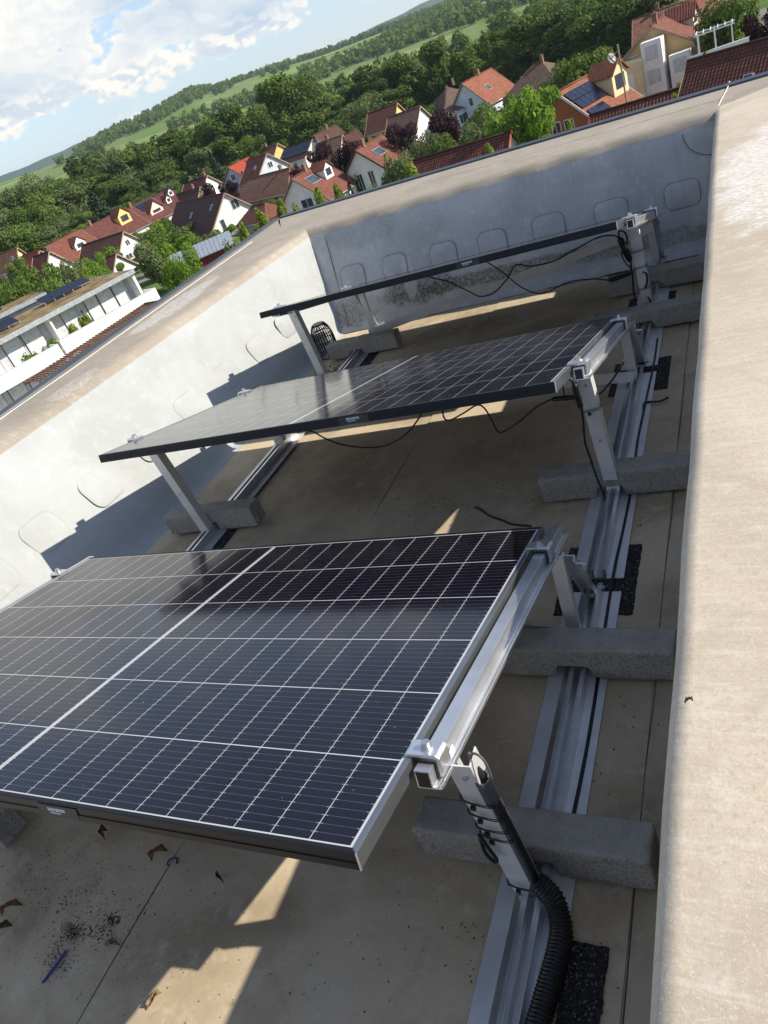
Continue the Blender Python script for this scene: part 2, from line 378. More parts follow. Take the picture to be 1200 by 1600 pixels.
b_lo = math_n(t, 'MULTIPLY', rim, math_n(t, 'ADD', .38, math_n(t, 'MULTIPLY', lit, .75)))
b_hi = math_n(t, 'MULTIPLY', math_n(t, 'SUBTRACT', 1, rim), math_n(t, 'ADD', math_n(t, 'ADD', .08, math_n(t, 'MULTIPLY', lit, .16)), math_n(t, 'MULTIPLY', ramp(t, n3, .40, .62), .55)))
bright = math_n(t, 'ADD', math_n(t, 'ADD', b_lo, b_hi), math_n(t, 'MULTIPLY', edge, .22), clamp=True)
ccol = mixc(t, bright, (2.6, 3.55, 4.7), (7.0, 6.6, 5.9))
hs_ = N(t, 'ShaderNodeHueSaturation', i_Saturation=.70); t.links.new(sky.outputs['Color'], hs_.inputs['Color'])
skyc = mixc(t, 1.0, hs_.outputs['Color'], (.88, .93, 1.03), 'MULTIPLY')
t.links.new(mixc(t, mask, skyc, ccol), bg.inputs['Color'])
bg.inputs['Strength'].default_value = .125
sl = bpy.data.lights.new('sun', 'SUN'); sl.energy = 5.0; sl.angle = math.radians(.53); sl.color = (1, .93, .81)
so = bpy.data.objects.new('sun', sl); C.objects.link(so); so.rotation_euler = SUN.to_track_quat('Z', 'Y').to_euler()
sc.view_settings.view_transform = 'Standard'; sc.view_settings.look = 'None'; sc.view_settings.exposure = .5; sc.view_settings.gamma = 1
sc.cycles.use_denoising = True
sc.cycles.max_bounces = 8; sc.cycles.diffuse_bounces = 4; sc.cycles.glossy_bounces = 4; sc.cycles.volume_bounces = 0
# ================================================================== our roof
bld = thing('flat_roof_building', 'flat roof in the foreground with beige membrane, deep parapets and dark metal edge', 'building', (0, 0, 0))
Y0 = -3.0                         # near end of the trough (behind the camera)
def grid(name, nx, ny, fn, mat, parent):
    vs = [fn(i/nx, j/ny) for j in range(ny+1) for i in range(nx+1)]
    fs = [(j*(nx+1)+i, j*(nx+1)+i+1, (j+1)*(nx+1)+i+1, (j+1)*(nx+1)+i) for j in range(ny) for i in range(nx)]
    mb = MB(); mb.add(vs, fs); return mb.build(name, mat, parent, smooth=True)
# deck, very slightly dished
deck = grid('roof_deck', 40, 80, lambda a, b: (-2.54+a*2.26, Y0-.2+b*(4.45-Y0), .0015*math.sin(a*9)*math.sin(b*23)), M_deck, bld)
mb = MB()       # overlapping welded seams of the sheets: thin ledges
for xs in (-1.40,):
    mb.hexa([(xs-.0, Y0, .0), (xs+1.095, Y0, .0), (xs+1.095, 4.2, .0), (xs, 4.2, .0), (xs-.0, Y0, .0045), (xs+1.095, Y0, .0045), (xs+1.095, 4.2, .0045), (xs, 4.2, .0045)])
mb.build('membrane_sheet', M_deck, bld)
mb = MB()
mb.tube([(-1.403+.003*math.sin(k*1.7), Y0+k*.25, .0012) for k in range(29)], .0016, 5)
mb.tube([(-.303+.003*math.sin(k*2.3), Y0+k*.25, .0002) for k in range(29)], .0013, 5)
mb.tube([(-.325+.006*math.sin(k*1.3), 1.0+k*.09, .0005) for k in range(5)], .002, 5)
M_seam = plain('dirty_seam', (.085, .072, .055), .9)
mb.build('sheet_seam', M_seam, bld)

# parapet cross sections: (outward distance from the foot line, height); same count everywhere so corners mitre
ZS = [0.0, .006, .025, .06, .11, .2, .3, .4, .5, .56, .60, .625, .640, .6435, .646, .640]
prof_left = [0, .050, .078, .095, .110, .150, .196, .242, .288, .315, .337, .362, .40, .44, .55, .93]
prof_far = [0, .035, .06, .078, .09, .112, .135, .158, .180, .190, .203, .222, .25, .29, .5, 1.0]
prof_right = [0, .040, .058, .068, .076, .088, .100, .112, .124, .133, .1405, .1445, .1535, .172, .5, 1.1]
prof_near = prof_right
XL, YF, XR, YN = -2.52, 4.262, -.292, Y0
XLO, XRO = -3.39, .80
def xlo(y): return -3.395+.026*(4.8-y)
def yfo(x): return 5.47-.148*(x+3.44)     # outer edge of the far parapet runs slightly askew
n = len(ZS)
def kl(y): return max(.5, min(1.45, 1.0-.305*(y-2.9)))          # the left face leans less towards the far corner
def farskew(x, z): return .072*(-.9-x)*min(1, max(0, z/.6))
def corner_left(k):
    x, y = XL-prof_left[k], YF+prof_far[k]
    for _ in range(6): x = XL-prof_left[k]*kl(y); y = YF+prof_far[k]+farskew(x, ZS[k])
    return x, y
def wob(x, y, z, amp=.004):
    return amp*(math.sin(x*7.1+y*5.3+z*9)+.6*math.sin(x*13.7-y*11.9+z*21))
def parapet(name, mat_face, mat_top, line):
    """line(k, s): point of profile row k at fraction s"""
    NS = 64
    face, top = MB(), MB()
    split = 10
    for mbx, rows in ((face, list(range(0, split+1))), (top, list(range(split, n)))):
        vs = [line(k, j/NS) for k in rows for j in range(NS+1)]
        fs = [(a*(NS+1)+j, a*(NS+1)+j+1, (a+1)*(NS+1)+j+1, (a+1)*(NS+1)+j) for a in range(len(rows)-1) for j in range(NS)]
        mbx.add(vs, fs)
    o = face.build(name, mat_face, bld, smooth=True)
    top.build('parapet_top', mat_top, o, smooth=True)
    return o
def line_left(k, s):
    z = ZS[k]; y0 = YN-prof_near[k]
    if k == n-1: y = y0+(yfo(XLO)-y0)*s; return (xlo(y), y, z)
    if k == n-2: y = y0+(5.0-y0)*s; return (-3.12, y, z)
    y = y0+(corner_left(k)[1]-y0)*s
    return (XL-prof_left[k]*kl(y)+wob(s*8, y, z)*(1 if 0 < s < 1 else 0), y, z)
def line_far(k, s):
    z = ZS[k]
    if k == n-1: x = XLO+(XRO-XLO)*s; return (x, yfo(x), z)
    if k == n-2: x = -3.12+(.3+3.12)*s; return (x, 5.0-.28*s, z)
    x0, y0 = corner_left(k); x1 = XR+prof_right[k]
    x = x0+(x1-x0)*s
    return (x, YF+prof_far[k]+farskew(x, z)+wob(x, s*6, z)*(1 if 0 < s < 1 else 0), z)
def line_right(k, s):
    z = ZS[k]; x = XR+prof_right[k]; y0 = YN-prof_near[k]
    y1 = YF+prof_far[k]+farskew(x, z)
    if k == n-2: x, y1 = .3, 4.72
    if k == n-1: x = XRO; y1 = yfo(x)
    y = y0+(y1-y0)*s
    return (x+(wob(s*8, y, z, .0015) if k < n-2 else 0)*(1 if 0 < s < 1 else 0), y, z)
def line_near(k, s):
    d, z = prof_near[k], ZS[k]
    x0 = XL-prof_left[k]*kl(YN); x1 = XR+prof_right[k]
    if k == n-2: x0, x1 = -3.12, .3
    if k == n-1: x0, x1 = xlo(YN), XRO
    return (x0+(x1-x0)*s, YN-d, z)
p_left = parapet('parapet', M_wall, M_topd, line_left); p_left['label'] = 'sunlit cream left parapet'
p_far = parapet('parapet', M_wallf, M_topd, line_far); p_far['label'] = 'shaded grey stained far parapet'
p_right = parapet('parapet', M_deck, M_top, line_right); p_right['label'] = 'right parapet with broad sunlit top'
p_near = parapet('parapet', M_wall, M_top, line_near)
# welded repair patches with rounded corners
def interp(prof, z):
    for k in range(n-1):
        if ZS[k] <= z <= ZS[k+1]:
            f = (z-ZS[k])/(ZS[k+1]-ZS[k]); return prof[k]+(prof[k+1]-prof[k])*f
    return prof[10]
OCT = []
for cx, cy, a0 in ((1, 1, 0), (-1, 1, 90), (-1, -1, 180), (1, -1, 270)):
    for k in range(5):
        a = math.radians(a0+k*22.5); OCT.append((cx*(.09-.042)+.042*math.cos(a), cy*(.068-.042)+.042*math.sin(a)))
M_weld = plain('weld_line', (.14, .14, .135), .8)
M_weld2 = plain('pale_weld_line', (.22, .215, .20), .8)
def patch(parent, mat, pos, dark_=True):
    mb, ml = MB(), MB()
    j = random.uniform(.96, 1.06)
    rim = []; inn = []
    for (a, b) in OCT: rim.append(pos(a*j, b*j, .0015)); inn.append(pos(a*j*.93, b*j*.93, .0035))
    m = len(OCT)
    mb.add(rim+inn+[pos(0, 0, .0065)], [(i, (i+1) % m, m+(i+1) % m, m+i) for i in range(m)]+[(m+i, m+(i+1) % m, 2*m) for i in range(m)])
    pt = mb.build('patch', mat, parent, smooth=True)
    k0_ = random.randrange(20); m_ = 21 if dark_ else random.randrange(9, 17)
    ml.tube([pos(OCT[(k0_+q) % 20][0]*j, OCT[(k0_+q) % 20][1]*j, .001) for q in range(m_)], .0016 if dark_ else .0009, 5, smooth=False, cap=False)
    ml.build('weld_line', M_weld if dark_ else M_weld2, pt)
    return pt
for x in (-.341, -.708, -1.064, -1.41, -1.735, -2.08, -2.40):
    zc = .302+random.uniform(-.006, .006)
    patch(p_far, M_wallf, lambda a, b, e: (x+a, YF+interp(prof_far, zc+b)+farskew(x+a, zc+b)-e-.003+wob(x+a, (x+a+2.64)/2.43*6, zc+b), zc+b))
for y in (-.3, .05, .40, .75, 1.09, 1.447, 1.748, 2.096, 2.46, 2.828, 3.19, 3.53, 3.863):
    zc = .275+random.uniform(-.006, .012)
    patch(p_left, M_wall, lambda a, b, e: (XL-interp(prof_left, zc+b)*kl(y+a)+e+.003+wob((y+a+3.1)/7.4*8, y+a, zc+b), y+a, zc+b), False)
# corner gussets (welded quarter-round pieces)
mb = MB()
cx0, cy0 = XR+prof_right[10], YF+prof_far[10]+farskew(-.15, .6)
ring = [(cx0-.004-.15*math.cos(a), .585-.135*math.sin(a)) for a in (0, .25, .5, .75, 1.0, 1.25, 1.57)]
vs = [(x, YF+interp(prof_far, z)+farskew(x, z)-.006, z) for x, z in ring]+[(cx0-.004, cy0-.012, .588)]
mb.add(vs, [(i, i+1, len(ring)) for i in range(len(ring)-1)]); gs = mb.build('corner_gusset', M_wallf, p_far, smooth=True)
mb = MB(); mb.tube([(x, y-.001, z) for x, y, z in vs[:-1]], .0018, 5); mb.build('weld_line', M_weld, gs)
# long sheet joint lines on the parapet tops and corner flaps
mb = MB()
mb.tube([(-3.27+.004*math.sin(k*1.9), -2.8+k*.4, .6455) for k in range(20)], .0022, 5)
mb.build('sheet_joint', plain('pale_joint', (.66, .62, .55), .8), p_left)
mb = MB(); mb.tube([(cx0+.005, cy0, .632), (cx0+.03, cy0+.2, .648), (cx0+.06, cy0+.5, .648), (cx0+.07, cy0+.7, .646)], .003, 5)
mb.tube([(XL+1.2+k*.0, 4.9, .647) if k == 0 else (XL+.3+k*.35, 4.98-.05*k*.35*3, .646) for k in range(0, 7)][1:], .0016, 5)
mb.build('sheet_joint', plain('pale_joint_two', (.68, .64, .57), .8), p_far)
mb = MB(); xx = XL+.02
mb.tube([(xx+(.02-z)*.1, YF+interp(prof_far, z)+farskew(xx, z)-.002, z) for z in (.02, .1, .2, .3, .4, .5, .58)], .0022, 5); mb.build('sheet_joint', M_seam, p_far)
# metal edge flashing and outer walls
M_flash = plain('dark_zinc_flashing', (.085, .09, .10), .45, .6, scale=2)
mb = MB()
def edge_strip(a, b, wdt=.07):
    a, b = Vector((*a, 0)), Vector((*b, 0)); d = (b-a).normalized(); o = Vector((d.y, -d.x, 0))
    mb.prism([(-.012, .632), (-.004, .651), (wdt-.02, .655), (wdt, .648), (wdt, .42), (wdt-.01, .42), (wdt-.01, .6), (-.012, .6)], a, b, o, (0, 0, 1))
PTS = [(xlo(YN-1.1), YN-1.1), (XLO, yfo(XLO)), (XRO, yfo(XRO)), (XRO, YN-1.1)]
for a, b in ((1, 0), (2, 1), (3, 2), (0, 3)): edge_strip(PTS[a], PTS[b])
mb.build('edge_flashing', M_flash, bld)
M_fac = plain('building_render', (.6, .58, .54), .85)
mb = MB()
for i in range(4):
    a, b = PTS[i], PTS[(i+1) % 4]
    mb.add([(a[0], a[1], G), (b[0], b[1], G), (b[0], b[1], .6), (a[0], a[1], .6)], [(3, 2, 1, 0)])
mb.build('facade_wall', M_fac, bld)

# ================================================================== solar modules
W_, D_ = 1.762, 1.134
PAN = [(-.563, .4528, .549, .2403), (-.5107, 1.802, .574, .2535), (-.489, 3.104, .592, .2508)]
PLAB = ['nearest solar module, its whole white cell grid visible, barcode label on the front edge',
        'middle solar module, glass reflecting the cream wall, behind the nearest one',
        'farthest solar module, seen edge-on as a thin dark bar before the far parapet']
def module_parts(root):
    lip, hgt, th = .011, .030, .002
    mb = MB()
    X0, X1, Y0_, Y1 = 0, W_, 0, D_
    side_ = [MB() for _ in range(4)]
    def ring(z0, z1, a, b):           # rectangular ring between inset a and b
        o = [(X0+a, Y0_+a), (X1-a, Y0_+a), (X1-a, Y1-a), (X0+a, Y1-a)]; i = [(X0+b, Y0_+b), (X1-b, Y0_+b), (X1-b, Y1-b), (X0+b, Y1-b)]
        for k in range(4):
            k2 = (k+1) % 4
            side_[k].hexa([(*o[k], z0), (*o[k2], z0), (*i[k2], z0), (*i[k], z0), (*o[k], z1), (*o[k2], z1), (*i[k2], z1), (*i[k], z1)])
    ring(-hgt, .0, 0, .0022); ring(-.0022, .0002, .0022, lip); ring(-hgt, -hgt+.002, .0022, .026)
    for k in range(4):
        fo = side_[k].build('frame_end' if k in (1, 3) else 'frame_rail', M_end if k in (1, 3) else M_frame, None, bevel=.0006); fo.parent = root
        if k == 0: fr = fo
        if k in (1, 3): fo['label'] = 'end of the dark module frame, silvered with painted sky sheen'
    # groove line along the outer long and short sides
    mb = MB(); mb.box((W_/2, -.0008, -.0205), (W_-.004, .0016, .009)); g = mb.build('frame_bead', M_frame, None, bevel=.0005); g.parent = fr
    mb = MB()   # bright cut edges at the corners where the frame sections are pressed together
    for x in (0, W_):
        mb.box((x, .001, -.015), (.0022, .0026, .030)); mb.box((x, D_-.001, -.015), (.0022, .0026, .030))
    g = mb.build('corner_edge', M_alu, None); g.parent = fr
    mb = MB(); mb.add([(lip, lip, -.0012), (W_-lip, lip, -.0012), (W_-lip, D_-lip, -.0012), (lip, D_-lip, -.0012)], [(0, 1, 2, 3)])
    mb.add([(lip, lip, -.005), (W_-lip, lip, -.005), (W_-lip, D_-lip, -.005), (lip, D_-lip, -.005)], [(3, 2, 1, 0)])
    g = mb.build('cell_glass', M_cells, None); g.parent = root
    mb = MB()
    for x in (.55, .88, 1.2): mb.box((x, D_*.5, -.016), (.07, .05, .018))
    g = mb.build('junction_box', M_black, None, bevel=.003); g.parent = root
    mb = MB(); mb.box((1.13, -.0018, -.0158), (.105, .0006, .026))
    lb = mb.build('label', M_label, None); lb.parent = root
    mb = MB(); x = 1.105
    for k in range(17):
        wd = random.choice((.0011, .0018, .0025)); mb.box((x, -.0022, -.0115), (wd, .0006, .0075)); x += wd+random.choice((.0008, .0013))
    x = 1.108
    for k in range(11):
        wd = random.choice((.0018, .0022)); mb.box((x, -.0022, -.0192), (wd, .0006, .0026)); x += wd+.0007
    g = mb.build('barcode', M_print, None); g.parent = lb
panels = []
for i, (x, y, z, tl) in enumerate(PAN):
    if i == 0:
        root = thing('solar_panel', PLAB[0], 'solar panel', (0, 0, 0), 'solar modules on the roof'); module_parts(root)
    else: root = dup(panels[0], label=PLAB[i])
    root.location = (x-W_, y, z); root.rotation_euler = (-tl, 0, 0); panels.append(root)
def onpanel(i, lx, ly, lz):
    x, y, z, tl = PAN[i]
    return Vector((x-W_+lx, y+ly*math.cos(tl)+lz*math.sin(tl), z-ly*math.sin(tl)+lz*math.cos(tl)))

# ================================================================== supports
def U(mb, a, b, wdt, dep, up, th=.003):
    """C profile from a to b: web of width wdt facing -up side, flanges of depth dep"""
    a, b, up = Vector(a), Vector(b), Vector(up); d = (b-a).normalized(); s = d.cross(up).normalized(); u = s.cross(d).normalized()
    mb.prism([(-wdt/2, 0), (wdt/2, 0), (wdt/2, dep), (wdt/2-th, dep), (wdt/2-th, th), (-wdt/2+th, th), (-wdt/2+th, dep), (-wdt/2, dep)], a, b, s, u)
def bolt(mb, p, ax, r=.0065, h=.006, shank=0):
    p, ax = Vector(p), Vector(ax).normalized()
    q = ax.orthogonal().normalized(); v = ax.cross(q)
    hexp = [(r*math.cos(k*PI/3), r*math.sin(k*PI/3)) for k in range(6)]
    mb.prism(hexp, p, p+ax*h, q, v)
    if shank: mb.cyl(p+ax*h, p+ax*(h+shank), r*.55, 10)
LEGX = {1: -.482, -1: -2.195}
LEGS = {  # front top y, front foot y, rear top y, rear foot y, strut foot y
    (0, 1): (.672, .700, 1.43, 1.405, 1.575), (1, 1): (1.985, 2.055, 2.845, 2.855, 2.97), (2, 1): (3.455, 3.50, 4.13, 4.17, 4.235),
    (0, -1): (.66, .69, 1.40, 1.40, 1.52), (1, -1): (1.965, 2.005, 2.70, 2.70, 2.80), (2, -1): (3.29, 3.33, 4.06, 4.05, 4.17)}
SLAB = {(0, 1): 'aluminium support at the nearest module, right end, front leg wrapped in black cable ties',
        (1, 1): 'aluminium support at the middle module, right end, one thin cable down its leg',
        (2, 1): 'aluminium support at the farthest module, right end, cables strapped to its leg',
        (0, -1): 'aluminium support at the nearest module, left end, mostly hidden beneath it',
        (1, -1): 'aluminium support at the middle module, left end, leg standing by a concrete block',
        (2, -1): 'aluminium support at the farthest module, left end, beside the black leaf guard'}
def zp(i, y):     # top of glass at y
    x, y0, z, tl = PAN[i]; return z-math.tan(tl)*(y-y0)
def support(i, s):
    ft, ff, rt, rf, sf = LEGS[(i, s)]; lx = LEGX[s]-(.018 if (i, s) == (0, 1) else 0)
    root = thing('panel_support', SLAB[(i, s)], 'mounting frame', (lx, ff, .0), 'mounting frames of the solar modules')
    # sloped clamp rail: box tube next to the module and a wide flange with a lip
    e = W_ if s > 0 else 0
    mb = MB()
    X = Vector((s, 0, 0)); tl = PAN[i][3]; Yv = Vector((0, math.sin(tl), math.cos(tl)))
    a, b = onpanel(i, e, .185, 0), onpanel(i, e, 1.165, 0)
    k0 = .010
    tubep = [(k0, -.043), (k0+.028, -.043), (k0+.028, -.008), (k0, -.008)]
    mb.prism(tubep, a, b, X, Yv)
    mb.prism([(k0+.028, -.043), (.052, -.043), (.056, -.039), (.056, -.032), (.0535, -.032), (.0535, -.039), (k0+.028, -.039)], a, b, X, Yv)
    mb.prism([(k0+.034, -.039), (k0+.037, -.039), (k0+.0365, -.0355), (k0+.0345, -.0355)], a, b, X, Yv)
    if s < 0: mb.prism([(-.06, -.047), (k0+.028, -.047), (k0+.028, -.044), (-.06, -.044)], a, b, X, Yv)
    cr_ = mb.build('clamp_rail', M_alu, root, bevel=.0008)
    mb = MB(); ea = a-(b-a).normalized()*.0006; mb.prism([(k0+.003, -.040), (k0+.025, -.040), (k0+.025, -.011), (k0+.003, -.011)], ea, a+(b-a).normalized()*.001, X, Yv); mb.build('tube_end_shade', M_black, cr_)  # black plate painted as the shaded inside of the hollow tube
    for ly in (.205, .985):
        mb = MB(); c0, c1 = onpanel(i, e, ly-.0, 0), onpanel(i, e, ly+.038, 0)
        mb.prism([(-.010, .0008), (k0+.028, .0008), (k0+.034, -.002), (k0+.034, -.034), (k0+.0405, -.034), (k0+.0405, .002), (k0+.034, .0075), (-.010, .0065)], c0, c1, X, Yv)
        cl = mb.build('end_clamp', M_alu, root, bevel=.0008)
        mb = MB(); pc = onpanel(i, e+s*(k0+.012), ly+.019, .007)
        mb.cyl(pc, pc+Yv*.003, .0105, 16); mb.cyl(pc+Yv*.003, pc+Yv*.012, .0075, 16)
        mb.build('bolt', M_steel, cl)
        mb = MB(); mb.prism([(k0-.004, -.040), (k0+.03, -.040), (k0+.03, -.004), (k0-.004, -.004)], c0-Vector((0, .0015, 0)), c0-Vector((0, .0005, 0)), X, Yv)
        mb.build('rubber_pad', M_black, cl)
    def ztop(y): return zp(i, y)-.048
    # front leg: flat web towards the camera
    mb = MB(); U(mb, (lx, ft, ztop(ft)+.012), (lx, ff, .022), .044, .040, (0, -1, 0) if False else (0, 1, 0))
    fl = mb.build('front_leg', M_alu_dull, root, bevel=.0007)
    for args in (((lx+.004, ft+(ff-ft)*.06-.0005, ztop(ft)-.02), (0, -1, 0), .005, .0035), ((lx+.002, ft+(ff-ft)*.52-.0005, ztop(ft)*.52), (0, -1, 0), .004, .003), ((lx, ff-.001, .04), (0, -1, 0), .007, .006)):
        mb = MB(); bolt(mb, *args); mb.build('bolt', M_steel, fl)
    # rear leg and raking strut
    mb = MB(); U(mb, (lx-s*.012, rt, ztop(rt)+.012), (lx-s*.012, rf, .022), .036, .022, (0, 1, 0))
    rl = mb.build('rear_leg', M_alu_dull, root, bevel=.0007)
    mb = MB(); U(mb, (lx+s*.014, rt+.02, ztop(rt+.02)+.006), (lx+s*.014, sf, .022), .034, .02, (0, -1, 0))
    st = mb.build('rear_strut', M_alu, root, bevel=.0007)
    for args, pr in ((((lx+s*.031, sf-.004, .045), (s, 0, 0), .009, .008, .012), st), (((lx-s*.005, sf-.025, .034), (s, 0, 0), .008, .03, .01), st),
                     (((lx+s*.031, rt+.022, ztop(rt)-.03), (s, 0, 0), .008, .008, .014), st), (((lx-s*.012, rf-.002, .045), (0, -1, 0), .007, .004), rl)):
        mb = MB(); bolt(mb, *args); mb.build('bolt', M_steel, pr)
    return root
supports = {}
for i in range(3):
    for s in (1, -1): supports[(i, s)] = support(i, s)
# diagonal flat braces between the rear legs of each row
for i, (sa, lab) in enumerate(((1, 'flat aluminium cross brace under the nearest solar module'), (1, 'flat aluminium cross brace passing behind the right front leg of the middle module'),
                               (-1, 'pale flat aluminium cross brace rising to the right behind the farthest solar module'))):
    lo, hi = LEGS[(i, sa)], LEGS[(i, -sa)]
    a = Vector((LEGX[sa]-.012*sa, lo[3]-.024, .05)); b = Vector((LEGX[-sa]+.012*sa, hi[2]-.022, zp(i, hi[2])-.085))
    mb = MB(); mb.bar(a+(a-b).normalized()*.02, b+(b-a).normalized()*.02, .003, .046, (0, 0, 1))
    br = tag(mb.build('cross_brace', M_alu_dull, None, bevel=.0006), lab, 'brace', 'cross braces between the mounting frames')

# base rails: a wide flat plate carrying an upright channel, one piece per row and side
RLAB = {(0, 1): 'nearest aluminium base rail on the right, running out of the picture', (1, 1): 'middle aluminium base rail on the right, under the middle module',
        (2, 1): 'farthest aluminium base rail on the right, under two concrete blocks', (0, -1): 'aluminium base rail on the left beneath the nearest solar module',
        (1, -1): 'aluminium base rail on the left, in bright sun under the middle solar module', (2, -1): 'aluminium base rail on the left, under the block beside the leaf guard'}
for (i, s), (ya, yb) in {(0, 1): (-.9, 1.588), (1, 1): (1.645, 2.925), (2, 1): (2.985, 4.20), (0, -1): (-.9, 1.56), (1, -1): (1.64, 2.93), (2, -1): (2.99, 4.2)}.items():
    xc = -.482 if s > 0 else -2.19
    root = thing('base_rail', RLAB[(i, s)], 'rail', (xc, ya, .004), 'base rails on the roof deck')
    mb = MB()
    mb.prism([(-.078, .0095), (.070, .0095), (.070, .012), (-.078, .012)], (xc, ya, 0), (xc, yb, 0), (1, 0, 0), (0, 0, 1))
    mb.build('base_plate', M_alu_dull, root)
    mb = MB()
    mb.prism([(-.016, .013), (.024, .013), (.024, .046), (.012, .046), (.012, .041), (.018, .041), (.018, .0175), (-.010, .0175), (-.010, .041), (-.004, .041), (-.004, .046), (-.016, .046)],
             (xc, ya, 0), (xc, yb+.0, 0), (1, 0, 0), (0, 0, 1))
    mb.prism([(-.040, .0125), (-.0165, .0125), (-.0165, .019), (-.040, .015)], (xc, ya, 0), (xc, yb, 0), (1, 0, 0), (0, 0, 1))
    mb.build('channel', M_alu, root, bevel=.0006)

# ================================================================== concrete ballast blocks with a groove over the rail
BL = [((-.497, .793), 0.0, 1, 'concrete ballast block on the right behind the cable-wrapped front leg, nearest one'), ((-.482, 1.308), -.01, 1, 'concrete ballast block on the right partly under the sloped clamp rail of the nearest module'),
      ((-.478, 2.09), .02, 1, 'concrete ballast block on the right directly behind the front leg of the middle module'), ((-.475, 3.395), 0.0, 1, 'concrete ballast block on the right, the nearer of the two by the far parapet'),
      ((-.468, 3.885), -.03, 1, 'concrete ballast block on the right, farthest one, against the far parapet'), ((-2.19, 2.085), .03, -1, 'concrete ballast block at the left leg of the middle module'),
      ((-2.15, 3.81), -.02, -1, 'concrete ballast block by the black leaf guard under the farthest module'), ((-2.205, .62), .0, -1, 'concrete ballast block at the left picture edge under the nearest module')]
def block(i, c, rz, s, lab):
    L, B_, Z0, Z1 = .482, .088, .0135, .110
    gx = (-.482 if s > 0 else -2.19)-c[0]
    prof = [(-L/2, Z0), (gx-.052, Z0), (gx-.048, .052), (gx+.03, .052), (gx+.034, Z0), (L/2, Z0), (L/2, Z1), (-L/2, Z1)]
    if i in (6,): prof = [(-L/2, Z0), (gx-.07, Z0), (gx-.03, .052), (gx+.04, .052), (gx+.05, Z0), (L/2, Z0), (L/2, Z1), (-L/2, Z1)]
    mb = MB(); mb.prism(prof, (0, -B_/2, 0), (0, B_/2, 0), (1, 0, 0), (0, 0, 1)); tmp = mb.build('concrete_block', M_conc); me = tmp.data; bpy.data.objects.remove(tmp)
    o = bpy.data.objects.new('concrete_block', me); C.objects.link(o); o.location = (c[0], c[1], 0); o.rotation_euler = (0, 0, rz)
    md = o.modifiers.new('bevel', 'BEVEL'); md.width = .006; md.segments = 2
    md = o.modifiers.new('remesh', 'REMESH'); md.mode = 'VOXEL'; md.voxel_size = .005; md.use_smooth_shade = True
    for nm_, sc__, st_ in (('block_chips', .045, .0055), ('block_grain', .011, .0032)):
        if nm_ not in bpy.data.textures: tx_ = bpy.data.textures.new(nm_, 'CLOUDS'); tx_.noise_scale = sc__; tx_.noise_depth = 2
        md = o.modifiers.new(nm_, 'DISPLACE'); md.texture = bpy.data.textures[nm_]; md.texture_coords = 'GLOBAL'; md.strength = st_; md.mid_level = .62
    return tag(o, lab, 'concrete block', 'concrete ballast blocks on the rails')
for i, b in enumerate(BL): block(i, *b)

# ================================================================== rubber mats
def mat_pad(x0, x1, y0, y1, lab, z=.0045):
    bm = bmesh.new(); nx, ny = max(2, int((x1-x0)/.008)), max(2, int((y1-y0)/.008))
    top = [[bm.verts.new((x0+(x1-x0)*a/nx+(random.uniform(-.002, .002)), y0+(y1-y0)*b/ny+random.uniform(-.002, .002), z+.0062+random.uniform(-.0012, .0012))) for a in range(nx+1)] for b in range(ny+1)]
    for b in range(ny):
        for a in range(nx): bm.faces.new((top[b][a], top[b][a+1], top[b+1][a+1], top[b+1][a]))
    edge = [top[0][a] for a in range(nx+1)]+[top[b][nx] for b in range(1, ny+1)]+[top[ny][a] for a in range(nx-1, -1, -1)]+[top[b][0] for b in range(ny-1, 0, -1)]
    low = [bm.verts.new((v.co.x, v.co.y, z)) for v in edge]; m = len(edge)
    for k in range(m): bm.faces.new((edge[(k+1) % m], edge[k], low[k], low[(k+1) % m]))
    me = bpy.data.meshes.new('rubber_mat'); bm.to_mesh(me); bm.free(); me.materials.append(M_rubber)
    o = bpy.data.objects.new('rubber_mat', me); C.objects.link(o)
    return tag(o, lab, 'rubber mat', 'rubber granulate mats under the rails')
# mats lie beside / under the rail joints; split round the plate so nothing interpenetrates
mat_pad(-.408, -.335, .41, .637, 'black rubber granulate mat at the lower picture edge beside the corrugated hose')
mat_pad(-.59, -.375, 1.50, 1.80, 'black rubber granulate mat under the rail joint behind the nearest module', .001)
mat_pad(-.59, -.362, 2.77, 3.06, 'black rubber granulate mat under the rail joint by the rear leg of the middle module', .001)
mat_pad(-.60, -.38, 3.60, 3.80, 'black rubber granulate mat between the two far concrete blocks', .0006)
mat_pad(-2.28, -2.06, 3.60, 3.86, 'black rubber granulate mat under the left rail by the leaf guard', .0006)
mat_pad(-2.28, -2.075, 1.90, 2.15, 'black rubber granulate mat under the left rail at the front leg of the middle module', .0006)

